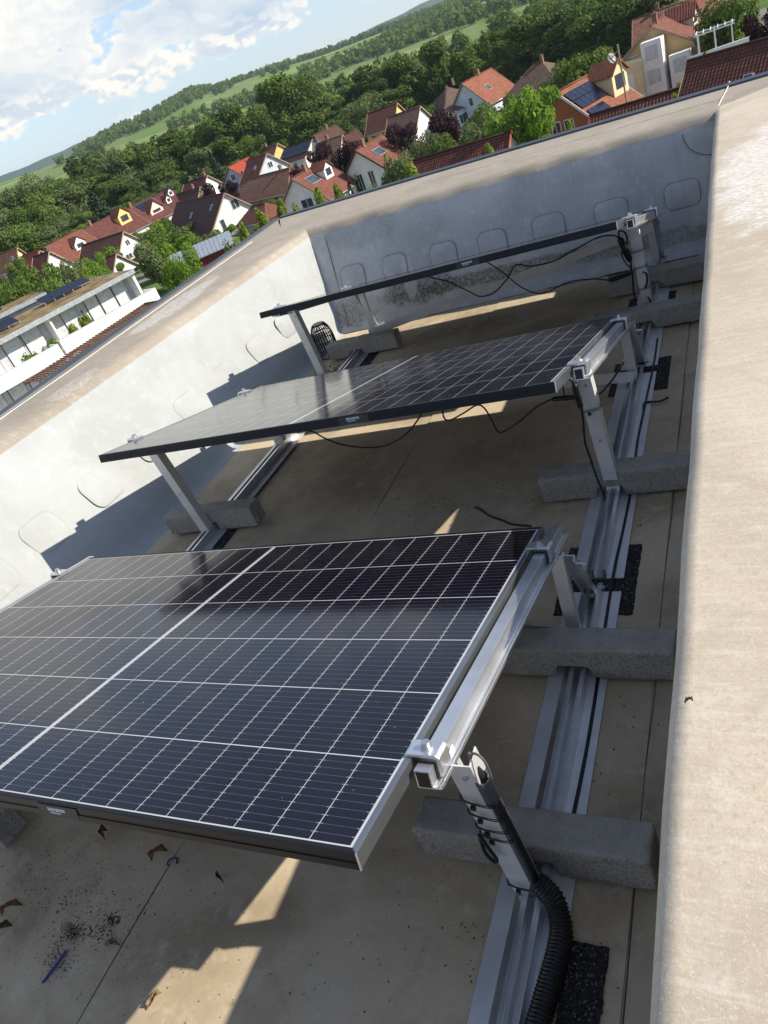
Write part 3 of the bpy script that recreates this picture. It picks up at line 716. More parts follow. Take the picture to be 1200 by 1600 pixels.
# ================================================================== cables
def cable(pts, r, lab, name='cable', mat=None, cat='cable', group='black solar cables', seg=8):
    mb = MB(); mb.tube(pts, r, seg)
    return tag(mb.build(name, mat or M_cable, None, smooth=True), lab, cat, group)
def px(lst, **k): return [at(a, b, **k) for a, b in lst]
cA = px([(470, 668), (492, 676), (508, 685), (532, 694), (565, 699), (600, 697), (630, 682), (650, 660), (664, 636)], y=2.10)
cable(cA, .0030, 'black cable hanging in a deep loop under the left half of the middle module')
cable(px([(685, 608), (690, 632), (694, 653), (704, 656), (725, 645), (745, 633), (757, 638), (768, 656), (778, 674), (790, 673), (812, 658), (838, 636), (862, 624)], y=2.0), .0028, 'thin black cable with two loops under the right half of the middle module')
def connector(a, b, lab, r=.0075):
    root = thing('cable_connector', lab, 'connector', a, 'plug connectors on the cables')
    a, b = Vector(a), Vector(b); d = b-a
    mb = MB(); mb.tube([a, a+d*.08, a+d*.1, a+d*.45, a+d*.47, a+d*.6, a+d*.62, a+d*.9, a+d], r, 10, smooth=False, rad=lambda f: r*(.6 if f < .1 or f > .95 else (1.15 if .5 < f < .65 else 1)))
    mb.build('plug_body', M_black, root, smooth=True); return root
connector(at(862, 624, y=2.0), at(903, 620, y=2.0), 'black plug connector lying level beside the front leg of the middle module')
cable(px([(903, 620), (912, 618), (935, 616), (950, 602), (962, 586), (975, 566)], y=2.12), .0030, 'short black cable passing behind the front leg of the middle module')
legc = px([(884, 590), (893, 594), (899, 606)], y=1.96)
cable(legc, .0045, 'short thick black cable tail at the clamp of the middle module')
connector(at(897, 600, y=1.965), at(908, 638, y=1.965), 'black plug connector hanging upright on the front leg of the middle module', .009)
cable(px([(908, 636), (911, 655), (914, 690), (922, 715), (932, 745), (943, 772), (947, 790)], y=2.025), .0035, 'black cable running down the front leg of the middle module')
cable(px([(876, 597), (880, 607), (882, 625)], y=1.98), .0025, 'small stub of black cable below the corner of the middle module')
cable(px([(655, 425), (672, 433), (700, 440), (730, 454), (750, 463), (772, 457), (792, 436), (806, 414), (830, 416), (865, 408), (900, 389), (935, 371), (958, 368), (968, 373)], y=3.62), .0036, 'black cable looping along in front of the brace under the farthest module')
cable(px([(752, 404), (762, 410), (785, 425), (812, 447), (838, 458), (860, 454), (888, 441), (925, 436), (952, 438)], y=3.66), .0034, 'black cable sagging from the farthest module down to a loose plug')
connector(at(952, 439, y=3.66), at(986, 427, y=3.66), 'black plug connector hanging loose left of the farthest front leg', .010)
cable(px([(967, 372), (967, 362), (975, 362), (980, 372), (978, 384)], y=3.44), .004, 'small black cable bow at the top of the farthest front leg')
connector(at(968, 372, y=3.43), at(985, 408, y=3.45), 'thick black plug pair strapped to the farthest front leg', .014)
cable(px([(984, 400), (988, 430), (990, 455), (995, 480), (1000, 505), (1008, 530)], y=3.46), .0045, 'black cable running down the farthest front leg')
cable(px([(972, 388), (971, 398), (977, 410), (986, 420)], y=3.45), .0032, 'short black cable loop left of the plugs on the farthest front leg')
cable(px([(1004, 424), (1010, 428), (1011, 440), (1008, 450)], y=3.48), .0045, 'black cable bow right of the farthest front leg, upper one')
cable(px([(1012, 464), (1018, 474), (1022, 482), (1020, 490), (1014, 494)], y=3.48), .0035, 'black cable bow right of the farthest front leg, lower one')
cable(px([(1003, 498), (1000, 505), (1004, 512), (1010, 516)], y=3.44), .0035, 'tiny black cable loop at the foot of the farthest front leg')
cable(px([(742, 792), (752, 797), (765, 806), (785, 813), (800, 819), (830, 822)], z=.0085), .0035, 'thin black cable end lying on the deck behind the nearest module')
railc = [(-.437+.004*math.sin(k*1.1)+(.006 if k > 9 else 0), .86+k*.17, .0125+(.0 if k % 5 else .004)) for k in range(15)]
cable(railc, .0045, 'long black cable lying beside the channel of the right base rails')
cable(px([(1005, 640), (1008, 629), (1030, 627), (1044, 621)], z=.016), .004, 'black cable tie end crossing the right base rail joint by the middle module')
# bundle, corrugated conduit and wrap at the nearest leg
lx = LEGX[1]-.018; ft, ff = .672, .70
zt = zp(0, ft)-.05
def onleg(f, dx, dy): return Vector((lx+dx, ft+(ff-ft)*f+dy, zt+(.02-zt)*f))
cable([onleg(.02, .012, .02), onleg(.12, .026, .016), onleg(.3, .031, .010), onleg(.5, .034, .008), onleg(.72, .036, .005), onleg(.86, .037, .0)], .0085, 'black cable bundle strapped along the nearest front leg', seg=10)
hose = [onleg(.84, .037, .0), Vector((-.436, .684, .062)), Vector((-.425, .667, .046)), Vector((-.416, .64, .036)), Vector((-.416, .60, .034)), Vector((-.421, .55, .034)), Vector((-.427, .50, .034)), Vector((-.431, .45, .034)), Vector((-.432, .36, .034)), Vector((-.433, .25, .034)), Vector((-.433, .1, .034))]
hp = crom([Vector(p) for p in hose], 40)
ln = [0]
for a, b in zip(hp, hp[1:]): ln.append(ln[-1]+(b-a).length)
tot = ln[-1]; step = .0015; res = []; j = 0
for k in range(int(tot/step)):
    s_ = k*step
    while ln[j+1] < s_: j += 1
    res.append(hp[j].lerp(hp[j+1], (s_-ln[j])/max(1e-9, ln[j+1]-ln[j])))
mb = MB(); nr = len(res)
mb.tube(res, .021, 16, smooth=False, rad=lambda f: .0205+.0019*math.sin(f*(nr-1)*2*PI/4.6)+(-.002 if f < .01 else 0))
tag(mb.build('corrugated_hose', M_black, None, smooth=True), 'black corrugated hose curving from the nearest front leg to the lower picture edge', 'hose')
# grey wire wound round the top of the bundle
mb = MB(); hel = []
for k in range(140):
    f = .07+.17*k/140; a = k*2*PI/10
    c = onleg(f, .024, .012); hel.append(c+Vector((.0135*math.cos(a), .0135*math.sin(a), 0)))
mb.tube(hel, .0017, 5, smooth=False)
mb.tube([onleg(.02, .012, .01), onleg(-.06, .025, .02), onleg(-.04, .043, .015), onleg(.05, .046, .008), onleg(.13, .036, .004)], .0022, 8)
mb.tube([onleg(-.03, .012, .03), onleg(.03, .014, .02), onleg(.1, .018, .01)], .0035, 8)
tag(mb.build('cable_coil', M_greycable, None, smooth=True), 'grey wire wound in tight coils at the top of the nearest front leg', 'cable')
# cable ties
def tie(leg, f, tilt, lab, dxl=-.024, dxr=.03, tail=True):
    i = leg; lx = LEGX[1]-(.018 if leg == 0 else 0); ft_, ff_ = LEGS[(i, 1)][:2]; zt_ = zp(i, ft_)-.05
    def P(f_, dx, dy): return Vector((lx+dx, ft_+(ff_-ft_)*f_+dy, zt_+(.02-zt_)*f_))
    mb = MB()
    for dz in (0, .006):
        q = [P(f, dxl, -.004)+Vector((0, 0, dz)), P(f+tilt*.5, (dxl+dxr)/2-.004, -.0065-dz*.2)+Vector((0, 0, dz)), P(f+tilt, dxr, -.004)+Vector((0, 0, dz)), P(f+tilt, dxr+.004, .02)+Vector((0, 0, dz)), P(f+tilt*.5, 0, .032)+Vector((0, 0, dz)), P(f, dxl-.004, .02)+Vector((0, 0, dz))]
        mb.tube(q+[q[0]], .0011, 6)
    if tail: mb.box(P(f+tilt*.5+.015, -.005, -.009), (.009, .006, .008))
    return tag(mb.build('cable_tie', M_black, None, smooth=False), lab, 'cable tie', 'black cable ties on the front legs')
ORD = ('first', 'second', 'third', 'fourth')
for k, (f, tl) in enumerate(((.20, .03), (.30, .03), (.41, .015), (.47, .03))):
    tie(0, f, tl, 'black cable tie round the nearest front leg, '+ORD[k]+' from the top')
tie(0, .905, .02, 'black cable tie round the foot of the nearest front leg, with a bulky head')
for k, f in enumerate((.26, .44, .68)): tie(2, f, -.01, 'black cable tie round the farthest front leg, '+ORD[k]+' from the top', -.024, .024, False)
tie(1, .25, -.015, 'black cable tie round the upper front leg of the middle module', -.028, .024)
cable([onleg(.47, -.027, -.004), onleg(.58, -.028, -.012), onleg(.645, -.018, -.014), onleg(.62, -.010, -.014), onleg(.54, -.018, -.010), onleg(.48, -.024, -.006)], .0036, 'black cable loop dangling in front of the nearest front leg')

# ================================================================== leaf guard, debris
gx, gy = -2.455, 3.90
lg = thing('leaf_guard', 'black plastic domed leaf guard cage over the roof drain in the far left corner', 'leaf guard', (gx, gy, 0))
mb = MB()
def gr(z): return .068 if z < .12 else .068*math.sqrt(max(0.05, 1-((z-.12)/.115)**2))
for k in range(26):
    a = 2*PI*k/26
    mb.tube([(gx+gr(z)*math.cos(a), gy+gr(z)*math.sin(a), z+.004) for z in (0, .06, .12, .16, .19, .215)], .0026, 5)
mb.build('cage', M_black, lg, smooth=True)
mb = MB()
for z in (.004, .055, .105, .155, .19):
    mb.tube([(gx+gr(z)*math.cos(2*PI*k/24), gy+gr(z)*math.sin(2*PI*k/24), z+.004) for k in range(25)], .003, 5, smooth=False, cap=False)
mb.build('ring', M_black, lg, smooth=True)
mb = MB(); mb.cyl((gx, gy, .212), (gx, gy, .222), .036, 20); mb.build('cap', M_black, lg)
M_leaf = plain('dry_brown_leaf', (.16, .075, .03), .8, var=.45, scale=60)
M_leaf2 = plain('dry_tan_leaf', (.22, .15, .085), .8, var=.4, scale=60)
M_dirt = plain('dark_crumbs', (.075, .05, .032), .95, var=.5, scale=80)
M_blue = plain('blue_plastic', (.04, .05, .22), .5)
def leaf(p, L, wd, rz, curl, lab, mat=M_leaf):
    nx, ny = 8, 5; vs = []
    for a in range(nx+1):
        s_ = a/nx; ww = wd*math.sin(PI*min(1, s_*.93+.05))**.8
        for b in range(ny+1):
            q = (b/ny-.5)*2
            x = (s_-.5)*L; y = q*ww*.5*(1-.25*curl*abs(q)); z = .005+curl*.012*q*q+.006*math.sin(s_*5+q*2)*curl+.0015*math.sin(s_*31+b*9)+.007*abs(math.sin(s_*3.1))*curl
            vs.append((p.x+x*math.cos(rz)-y*math.sin(rz), p.y+x*math.sin(rz)+y*math.cos(rz), p.z+z))
    mb = MB(); mb.add(vs, [(a*(ny+1)+b, a*(ny+1)+b+1, (a+1)*(ny+1)+b+1, (a+1)*(ny+1)+b) for a in range(nx) for b in range(ny)])
    d = Vector((math.cos(rz), math.sin(rz), 0)); mb.tube([p-d*L*.62+Vector((0, 0, .004)), p-d*L*.45+Vector((0, 0, .008))], .0012, 5, smooth=False)
    return tag(mb.build('dry_leaf', mat, None, smooth=True, solid=.0006), lab, 'leaf', 'dry leaves on the roof')
leaf(at(250, 1337, z=.004), .042, .026, .9, 1.4, 'curled rusty brown dry leaf by a tiny blue scrap')
leaf(at(166, 1304, z=.004), .03, .022, 2.1, 1.6, 'dark brown curled leaf just under the nearest module edge, left of the rusty one', M_leaf)
leaf(at(347, 1376, z=.004), .02, .014, 2.6, 1.3, 'small dark leaf scrap near the upper sunlit patch', M_dirt)
leaf(at(243, 1563, z=.004), .034, .024, 1.3, .6, 'flat tan dry leaf at the rim of the lower sunlit patch', M_leaf2)
leaf(at(179, 1478, z=.004), .032, .024, .3, .8, 'pale tan leaf scrap right of the blue strip', M_leaf2)
leaf(at(5, 1457, z=.004), .05, .034, 1.0, 1.2, 'dark grey-brown dry leaf at the left picture edge', M_dirt)
leaf(at(20, 1422, z=.004), .05, .022, .8, 1.4, 'long curled brown leaf at the left picture edge, above the grey-brown one', M_leaf)
leaf(at(1078, 1099, z=.647), .009, .005, .4, .35, 'tiny dark dry leaf on the sunlit right parapet top', M_dirt)
mb = MB(); a, b = at(103, 1486, z=.009), at(66, 1536, z=.009); mb.bar(a, b, .0045, .003)
mb.bar(a+Vector((.004, .0, 0)), b+Vector((.005, .003, .001)), .002, .004)
tag(mb.build('plastic_strip', M_blue, None), 'narrow blue plastic strip lying on the deck in crumbs of dirt', 'plastic strip')
mb = MB(); p = at(271, 1349, z=.006)
mb.tube([p+Vector((.012*math.cos(k*.8), .012*math.sin(k*.8), .002+.0012*k)) for k in range(7)], .0024, 6); tag(mb.build('plastic_scrap', M_blue, None), 'tiny curled blue plastic scrap next to the rusty brown leaf', 'plastic scrap')
# crumbs of soil and leaf bits: uncountable
mb = MB()
def crumb(p, r):
    vs = [p+Vector((random.uniform(.5, 1.4)*r*math.cos(a), random.uniform(.5, 1.4)*r*math.sin(a), 0)) for a in (0, 1.3, 2.5, 3.8, 5.1)]+[p+Vector((0, 0, r*random.uniform(.5, 1.1)))]
    mb.add(vs, [(i, (i+1) % 5, 5) for i in range(5)])
def cluster(cx, cy, n_, sx, sy, rmin, rmax, z=.0015):
    for _ in range(n_):
        q = at(cx+random.gauss(0, sx), cy+random.gauss(0, sy), z=z)
        if q.x < -2.5: continue
        crumb(Vector((q.x, q.y, z if q.x < -1.41 or q.x > -.3 else z+.0035)), random.uniform(rmin, rmax))
cluster(113, 1456, 330, 9, 8, .0007, .0020); cluster(175, 1436, 90, 6, 5, .001, .003); cluster(155, 1455, 60, 14, 9, .001, .003); cluster(90, 1500, 190, 15, 18, .0007, .002)
cluster(120, 1420, 620, 62, 55, .0006, .0016); cluster(150, 1410, 55, 55, 40, .0015, .0032); cluster(70, 1350, 200, 60, 40, .0008, .002); cluster(300, 1500, 130, 150, 70, .0008, .0019)
cluster(720, 1480, 70, 90, 60, .001, .0022); cluster(930, 1150, 60, 40, 100, .0012, .003); cluster(640, 780, 90, 120, 30, .0015, .004); cluster(980, 720, 60, 30, 60, .0015, .004)
cluster(520, 583, 80, 14, 6, .003, .008); cluster(700, 500, 70, 130, 30, .002, .004); cluster(850, 425, 160, 60, 7, .002, .005); cluster(770, 1300, 50, 70, 60, .001, .002)
tag(mb.build('dirt_crumbs', M_dirt, None), 'dark crumbs of soil and leaf bits scattered on the deck', 'dirt', kind='stuff')
# ================================================================== terrain
SKYL = [at(px_, py_, r=1.0) for px_, py_ in ((0, 282), (60, 262), (107, 240), (180, 200), (250, 168), (300, 140), (340, 136), (430, 106), (500, 84), (600, 44), (690, 8))]
SK = sorted((math.atan2(-p.x, p.y), (p.z-H)) for p in SKYL)
def skyel(a):
    if a <= SK[0][0]: return SK[0][1]
    if a >= SK[-1][0]: return max(.012, SK[-1][1]-(a-SK[-1][0])*.02)
    for (a0, e0), (a1, e1) in zip(SK, SK[1:]):
        if a0 <= a <= a1: return e0+(e1-e0)*(a-a0)/(a1-a0)
RR = 2300.0
def smooth(t): t = min(1, max(0, t)); return t*t*(3-2*t)
from mathutils import noise as mnoise
def ground(x, y):
    r = math.hypot(x, y); a = math.atan2(-x, y)
    top = H+RR*(skyel(a)-.0035)
    s_ = smooth((r-330)/(RR-330))**1.1
    z = G+(top-G)*s_
    if r > RR: z = top-(r-RR)*.05
    z += 5.0*smooth((math.degrees(a)-27)/18)*smooth((r-95)/60)*(1-smooth((r-330)/300))
    z += mnoise.noise(Vector((x*.004, y*.004, 0)))*5*smooth((r-300)/500)*(1-smooth((r-1700)/500)*.7)
    return z
def mat_ground():
    m, t, b = nt('grass_and_fields'); oc = objco(t)
    v = N(t, 'ShaderNodeTexVoronoi', i_Scale=.0065, distance='CHEBYCHEV'); t.links.new(mapping(t, oc, (1, 1, .2), rot=(0, 0, .5)), v.inputs['Vector'])
    s = separate(t, v.outputs['Color'])
    f = noise(t, oc, .25, 5, .65); f2 = noise(t, oc, 2.2, 4, .7); f3 = noise(t, oc, .02, 4)
    near = mixc(t, ramp(t, f, .3, .7), (.055, .10, .018), (.12, .18, .04))
    near = mixc(t, math_n(t, 'MULTIPLY', ramp(t, f2, .5, .7), .4), near, (.11, .15, .045))
    pv_ = ramp(t, noise(t, oc, .055, 3, .5), .52, .58)
    near = mixc(t, math_n(t, 'MULTIPLY', pv_, .85), near, (.24, .225, .20))
    fld = mixc(t, ramp(t, s[0], .15, .85), (.12, .20, .04), (.24, .29, .085))
    fld = mixc(t, math_n(t, 'GREATER_THAN', s[1], .72), fld, (.16, .27, .05))
    w1 = N(t, 'ShaderNodeTexWave', wave_type='BANDS', bands_direction='X', i_Scale=.11, i_Distortion=.6, i_Detail=2); t.links.new(mapping(t, oc, rot=(0, 0, .7)), w1.inputs['Vector'])
    vine = mixc(t, ramp(t, w1.outputs['Fac'], .35, .65), (.075, .125, .03), (.24, .28, .10))
    fld = mixc(t, math_n(t, 'GREATER_THAN', s[2], .45), fld, vine)
    edge = N(t, 'ShaderNodeTexVoronoi', i_Scale=.0065, distance='CHEBYCHEV', feature='F2'); t.links.new(mapping(t, oc, (1, 1, .2), rot=(0, 0, .5)), edge.inputs['Vector'])
    geo = separate(t, oc); rr = math_n(t, 'SQRT', math_n(t, 'ADD', math_n(t, 'MULTIPLY', geo[0], geo[0]), math_n(t, 'MULTIPLY', geo[1], geo[1])))
    col = mixc(t, ramp(t, rr, 290, 380), near, fld)
    col = mixc(t, math_n(t, 'MULTIPLY', ramp(t, f3, .45, .7), .3), col, (.05, .09, .02))
    t.links.new(col, b.inputs['Base Color']); b.inputs['Roughness'].default_value = .95; b.inputs['Specular IOR Level'].default_value = .1
    return m
radii = [0, 20, 60, 110, 170, 240, 320]+[330+k*45 for k in range(45)]+[2400, 2700, 3200, 4000]
na = 360; vs = []; fs = []
for r in radii:
    for k in range(na):
        a = 2*PI*k/na; x, y = -r*math.sin(a), r*math.cos(a); a_ = a if a < PI else a-2*PI
        vs.append((x, y, ground(x, y)))
for j in range(len(radii)-1):
    for k in range(na):
        fs.append((j*na+k, (j+1)*na+k, (j+1)*na+(k+1) % na, j*na+(k+1) % na))
mb = MB(); mb.add(vs, [f[::-1] for f in fs]); o = mb.build('ground', mat_ground(), None, smooth=True); tag(o, kind='structure')
# distant mountain ridge
mb = MB(); vs = []
ns = 160
for k in range(ns+1):
    a = math.radians(-20+k*100/ns)
    for r, hh in ((4300, -40), (4900, None), (6200, -60)):
        if hh is None:
            e = .0335+.004*mnoise.noise(Vector((a*9, 1, 0)))+.0025*mnoise.noise(Vector((a*31, 4, 0)))
            if math.degrees(a) < 40: e -= .010*smooth((40-math.degrees(a))/10)
            if 12 < math.degrees(a) < 24: e += .0045*math.sin((math.degrees(a)-12)/12*PI)
            hh = 4900*e
        vs.append((-r*math.sin(a), r*math.cos(a), hh))
mb.add(vs, [(k*3+i, k*3+i+1, k*3+i+4, k*3+i+3) for k in range(ns) for i in range(2)])
tag(mb.build('distant_hills', plain('far_forest', (.03, .06, .022), .95, scale=.01), None, smooth=True), kind='structure')

# ================================================================== trees
def leafmat(name, a, b_, trans=.25):
    m, t, b = nt(name)
    at_ = N(t, 'ShaderNodeAttribute', attribute_name='tone')
    oi = N(t, 'ShaderNodeObjectInfo')
    f = math_n(t, 'ADD', math_n(t, 'MULTIPLY', at_.outputs['Fac'], .75), math_n(t, 'MULTIPLY', oi.outputs['Random'], .25))
    t.links.new(mixc(t, f, a, b_), b.inputs['Base Color']); b.inputs['Roughness'].default_value = .75; b.inputs['Specular IOR Level'].default_value = .15
    tr = N(t, 'ShaderNodeBsdfTranslucent'); t.links.new(mixc(t, f, tuple(c*1.3 for c in a), tuple(c*1.5 for c in b_)), tr.inputs['Color'])
    mx = N(t, 'ShaderNodeMixShader', i_0=trans); t.links.new(b.outputs[0], mx.inputs[1]); t.links.new(tr.outputs[0], mx.inputs[2])
    t.links.new(mx.outputs[0], t.nodes['Material Output'].inputs['Surface'])
    return m
LM = dict(dark=leafmat('dark_green_leaves', (.034, .062, .014), (.125, .175, .036)), broad=leafmat('green_leaves', (.05, .095, .016), (.165, .23, .045)),
          light=leafmat('yellow_green_leaves', (.11, .16, .02), (.28, .34, .055), .35), bright=leafmat('fresh_green_leaves', (.075, .15, .016), (.21, .32, .04), .35),
          purple=leafmat('purple_leaves', (.018, .008, .012), (.06, .022, .028), .15), conifer=leafmat('conifer_needles', (.02, .04, .018), (.06, .085, .04), .1),
          olive=leafmat('olive_leaves', (.07, .10, .035), (.19, .23, .085)))
M_bark = plain('bark', (.09, .065, .045), .9, var=.3, scale=4)
def crown_mesh(name, shape, nq, size, seed, mat):
    """unit crown: base at z 0.12..1 of a tree of height 1, many small leaf clumps spread through the volume of several lobes"""
    g = np.random.default_rng(seed)
    if shape == 'round':
        L = [(0, 0, .54, .27, .34)]+[(.29*math.cos(a)*g.uniform(.4, 1.15), .29*math.sin(a)*g.uniform(.4, 1.15), g.uniform(.26, .86), g.uniform(.09, .22), g.uniform(.07, .17)) for a in g.uniform(0, 6.28, 22)]
    elif shape == 'tall':
        L = [(0, 0, .52, .17, .36)]+[(.2*math.cos(a)*g.uniform(.3, 1.25)*(1.25-zz*.7), .2*math.sin(a)*g.uniform(.3, 1.25)*(1.25-zz*.7), zz, g.uniform(.06, .16), g.uniform(.06, .15)) for a, zz in zip(g.uniform(0, 6.28, 24), g.uniform(.2, .93, 24))]
    elif shape == 'spread':
        L = [(0, 0, .6, .40, .32)]+[(.34*math.cos(a)*g.uniform(.4, 1.1), .34*math.sin(a)*g.uniform(.4, 1.1), g.uniform(.38, .86), g.uniform(.13, .22), g.uniform(.10, .17)) for a in g.uniform(0, 6.28, 20)]
    elif shape == 'young':
        L = [(.16*math.cos(a)*g.uniform(.1, 1.1)*(1.15-zz), .16*math.sin(a)*g.uniform(.1, 1.1)*(1.15-zz), zz, g.uniform(.08, .14)*(1.2-zz*.6), g.uniform(.09, .15)) for a, zz in zip(g.uniform(0, 6.28, 18), g.uniform(.25, .9, 18))]
    elif shape == 'cone':
        L = [(.30*(1-zz)*math.cos(a), .30*(1-zz)*math.sin(a), zz, .10*(1.15-zz)+.03, .035) for zz in np.linspace(.12, .95, 15) for a in g.uniform(0, 6.28, 5)]+[(0, 0, zz, .2*(1-zz)+.02, .08) for zz in np.linspace(.12, .96, 9)]
    elif shape == 'column':
        L = [(.03*math.cos(a), .03*math.sin(a), zz, .11*math.sin(PI*min(1, zz*.8+.18)), .1) for a, zz in zip(g.uniform(0, 6.28, 14), np.linspace(.06, .94, 14))]
    else:   # bush
        L = [(.3*math.cos(a)*g.uniform(0, 1.1), .3*math.sin(a)*g.uniform(0, 1.1), g.uniform(.25, .6), g.uniform(.17, .28), g.uniform(.2, .34)) for a in g.uniform(0, 6.28, 10)]
    L = np.array(L); wts = L[:, 3]**1.6*np.sqrt(L[:, 4]); wts /= wts.sum()
    idx = g.choice(len(L), nq, p=wts); l = L[idx]
    d = g.normal(size=(nq, 3)); d /= np.linalg.norm(d, axis=1)[:, None]
    rad = g.uniform(.55, 1.06, nq)**.6
    P = l[:, :3]+d*rad[:, None]*np.stack([l[:, 3], l[:, 3], l[:, 4]], 1)
    keep = P[:, 2] > .02; P, d, l = P[keep], d[keep], l[keep]; nq = len(P)
    nrm = d*.9+g.normal(size=(nq, 3))*.55+np.array([0, 0, .35]); nrm /= np.linalg.norm(nrm, axis=1)[:, None]
    u = np.cross(nrm, g.normal(size=(nq, 3))); u /= np.linalg.norm(u, axis=1)[:, None]; v = np.cross(nrm, u)
    sz = size*g.uniform(.55, 1.35, nq)[:, None]
    q = np.stack([P+u*sz, P+v*sz*.62+nrm*sz*.22, P-u*sz*.9, P-v*sz*.62-nrm*sz*.1], 1).reshape(-1, 3)
    me = bpy.data.meshes.new(name)
    me.vertices.add(nq*4); me.loops.add(nq*4); me.polygons.add(nq)
    me.vertices.foreach_set('co', q.astype(np.float32).ravel()); me.loops.foreach_set('vertex_index', np.arange(nq*4, dtype=np.int32))
    me.polygons.foreach_set('loop_start', np.arange(0, nq*4, 4, dtype=np.int32)); me.polygons.foreach_set('loop_total', np.full(nq, 4, np.int32))
    lobe = g.uniform(0, 1, len(L))
    tone = np.clip(.55*lobe[idx[keep]]+.45*g.uniform(0, 1, nq), 0, 1)
    a = me.attributes.new('tone', 'FLOAT', 'FACE'); a.data.foreach_set('value', tone.astype(np.float32))
    me.materials.append(mat); me.update(); me.validate()
    return me
def trunk_mesh(name, seed, hgt=.55, r=.022):
    g = random.Random(seed); mb = MB()
    top = Vector((g.uniform(-.03, .03), g.uniform(-.03, .03), hgt))
    mb.tube([(0, 0, -.03), (g.uniform(-.01, .01), 0, hgt*.4), top], r, 7, rad=lambda f: r*(1.25-.85*f))
    for k in range(5):
        a = k*1.3+g.uniform(-.3, .3); z0 = hgt*g.uniform(.42, .85)
        mb.tube([(0, 0, z0), (.1*math.cos(a), .1*math.sin(a), z0+.1), (.2*math.cos(a), .2*math.sin(a), z0+.2+g.uniform(0, .06))], r*.45, 5, rad=lambda f: r*.5*(1-.8*f))
    o = mb.build(name, M_bark, None, smooth=True); me = o.data; bpy.data.objects.remove(o); return me
CR = {}
def crown(kind, shape, var, nq, size):
    key = (kind, shape, var)
    if key not in CR: CR[key] = (crown_mesh('crown', shape, nq, size, 17*var+len(shape)*101, LM[kind]), trunk_mesh('trunk', var*7+len(shape), .5 if shape not in ('cone', 'column') else .8, .022 if shape != 'young' else .014))
    return CR[key]
def tree(name, pos, hgt, wid, kind, shape, label, group=None, nq=2600, size=.034, var=None, cat='tree'):
    cm, tm = crown(kind, shape, (random.randrange(5) if var is None else var), nq, size)
    root = thing(name, label, cat, pos, group)
    root.rotation_euler = (0, 0, random.uniform(0, 6.28)); base = {'round': .78, 'tall': .58, 'spread': .9, 'young': .5, 'cone': .75, 'column': .25, 'bush': 1.0}[shape]
    root.scale = (wid/base, wid/base, hgt)
    o = bpy.data.objects.new('crown', cm); C.objects.link(o); o.parent = root
    o = bpy.data.objects.new('trunk', tm); C.objects.link(o); o.parent = root
    return root
def tree_px(name, x, y, r, wid, kind, shape, label, group=None, **k):
    if 'nq' in k and shape not in ('young', 'column', 'bush', 'cone'): k['nq'] = int(k['nq']*3); k['size'] = k['size']*.56
    p = at(x, y, r=r); z0 = ground(p.x, p.y); return tree(name, (p.x, p.y, z0), max(1.2, p.z-z0), wid, kind, shape, label, group, **k)

# the dark tall belt beyond the houses
BELT = [(112, 268, 300, 13), (122, 245, 295, 13), (150, 236, 300, 14), (168, 232, 290, 13), (186, 240, 285, 12), (205, 225, 295, 13), (228, 215, 290, 13), (250, 206, 285, 13), (276, 200, 290, 14), (302, 188, 285, 14), (325, 185, 280, 13), (350, 171, 285, 14),
        (374, 163, 280, 13), (400, 160, 285, 13), (424, 124, 270, 15), (448, 109, 262, 15), (478, 122, 265, 14), (505, 150, 270, 13), (526, 160, 275, 12), (548, 128, 265, 12), (566, 106, 260, 13), (590, 98, 255, 13), (612, 96, 258, 12), (634, 99, 255, 12), (656, 96, 250, 12), (672, 67, 240, 10), (690, 90, 235, 10),
        (240, 245, 260, 12), (300, 235, 258, 12), (345, 215, 256, 12), (420, 180, 248, 12), (465, 165, 240, 12), (500, 178, 246, 11), (560, 150, 238, 11), (610, 138, 232, 11), (645, 128, 226, 10), (180, 270, 270, 12), (140, 275, 275, 12), (382, 205, 262, 10), (530, 178, 250, 10), (585, 128, 240, 10)]
for i, (x, y, r, wd) in enumerate(BELT):
    tree_px('tall_tree', x, y, r+(i*37 % 11-5)*2, wd*(1.0+.06*(i*7 % 5)), ('dark', 'dark', 'broad', 'dark', 'olive')[i*3 % 5], 'tall' if i % 3 else 'round', 'tall green tree in the dense belt of trees beyond the houses', 'dense belt of tall trees beyond the houses', nq=3000, size=.036)
RIGHT = [(722, 76, 225, 8), (742, 62, 230, 8), (765, 48, 232, 9), (795, 52, 222, 9), (812, 30, 218, 11), (835, 8, 215, 12), (862, 18, 208, 11), (890, 2, 200, 12), (915, 20, 192, 10), (935, 5, 190, 12), (965, -10, 185, 12), (1000, -18, 180, 12), (760, 92, 222, 7), (790, 88, 214, 7), (1040, -20, 178, 11)]
for i, (x, y, r, wd) in enumerate(RIGHT):
    tree_px('tall_tree', x, y, r, wd*1.2, 'dark' if i % 4 else 'broad', 'round' if i % 2 else 'tall', 'tall dark tree in the row behind the houses at the upper right', 'tall trees behind the upper right houses', nq=3000, size=.036)
LEFT = [(16, 283, 262, 10), (40, 296, 262, 9), (68, 282, 270, 11), (95, 288, 268, 11), (30, 322, 250, 9), (62, 318, 252, 10), (92, 330, 248, 10), (10, 352, 238, 9), (40, 360, 232, 9), (72, 352, 236, 9), (100, 358, 232, 8), (122, 332, 240, 9), (178, 322, 240, 8), (205, 316, 242, 8), (230, 300, 245, 8), (256, 284, 246, 8), (20, 380, 226, 8), (60, 378, 226, 7), (150, 345, 232, 7), (190, 345, 232, 6), (225, 322, 232, 6), (-20, 330, 250, 11), (-15, 300, 262, 11)]
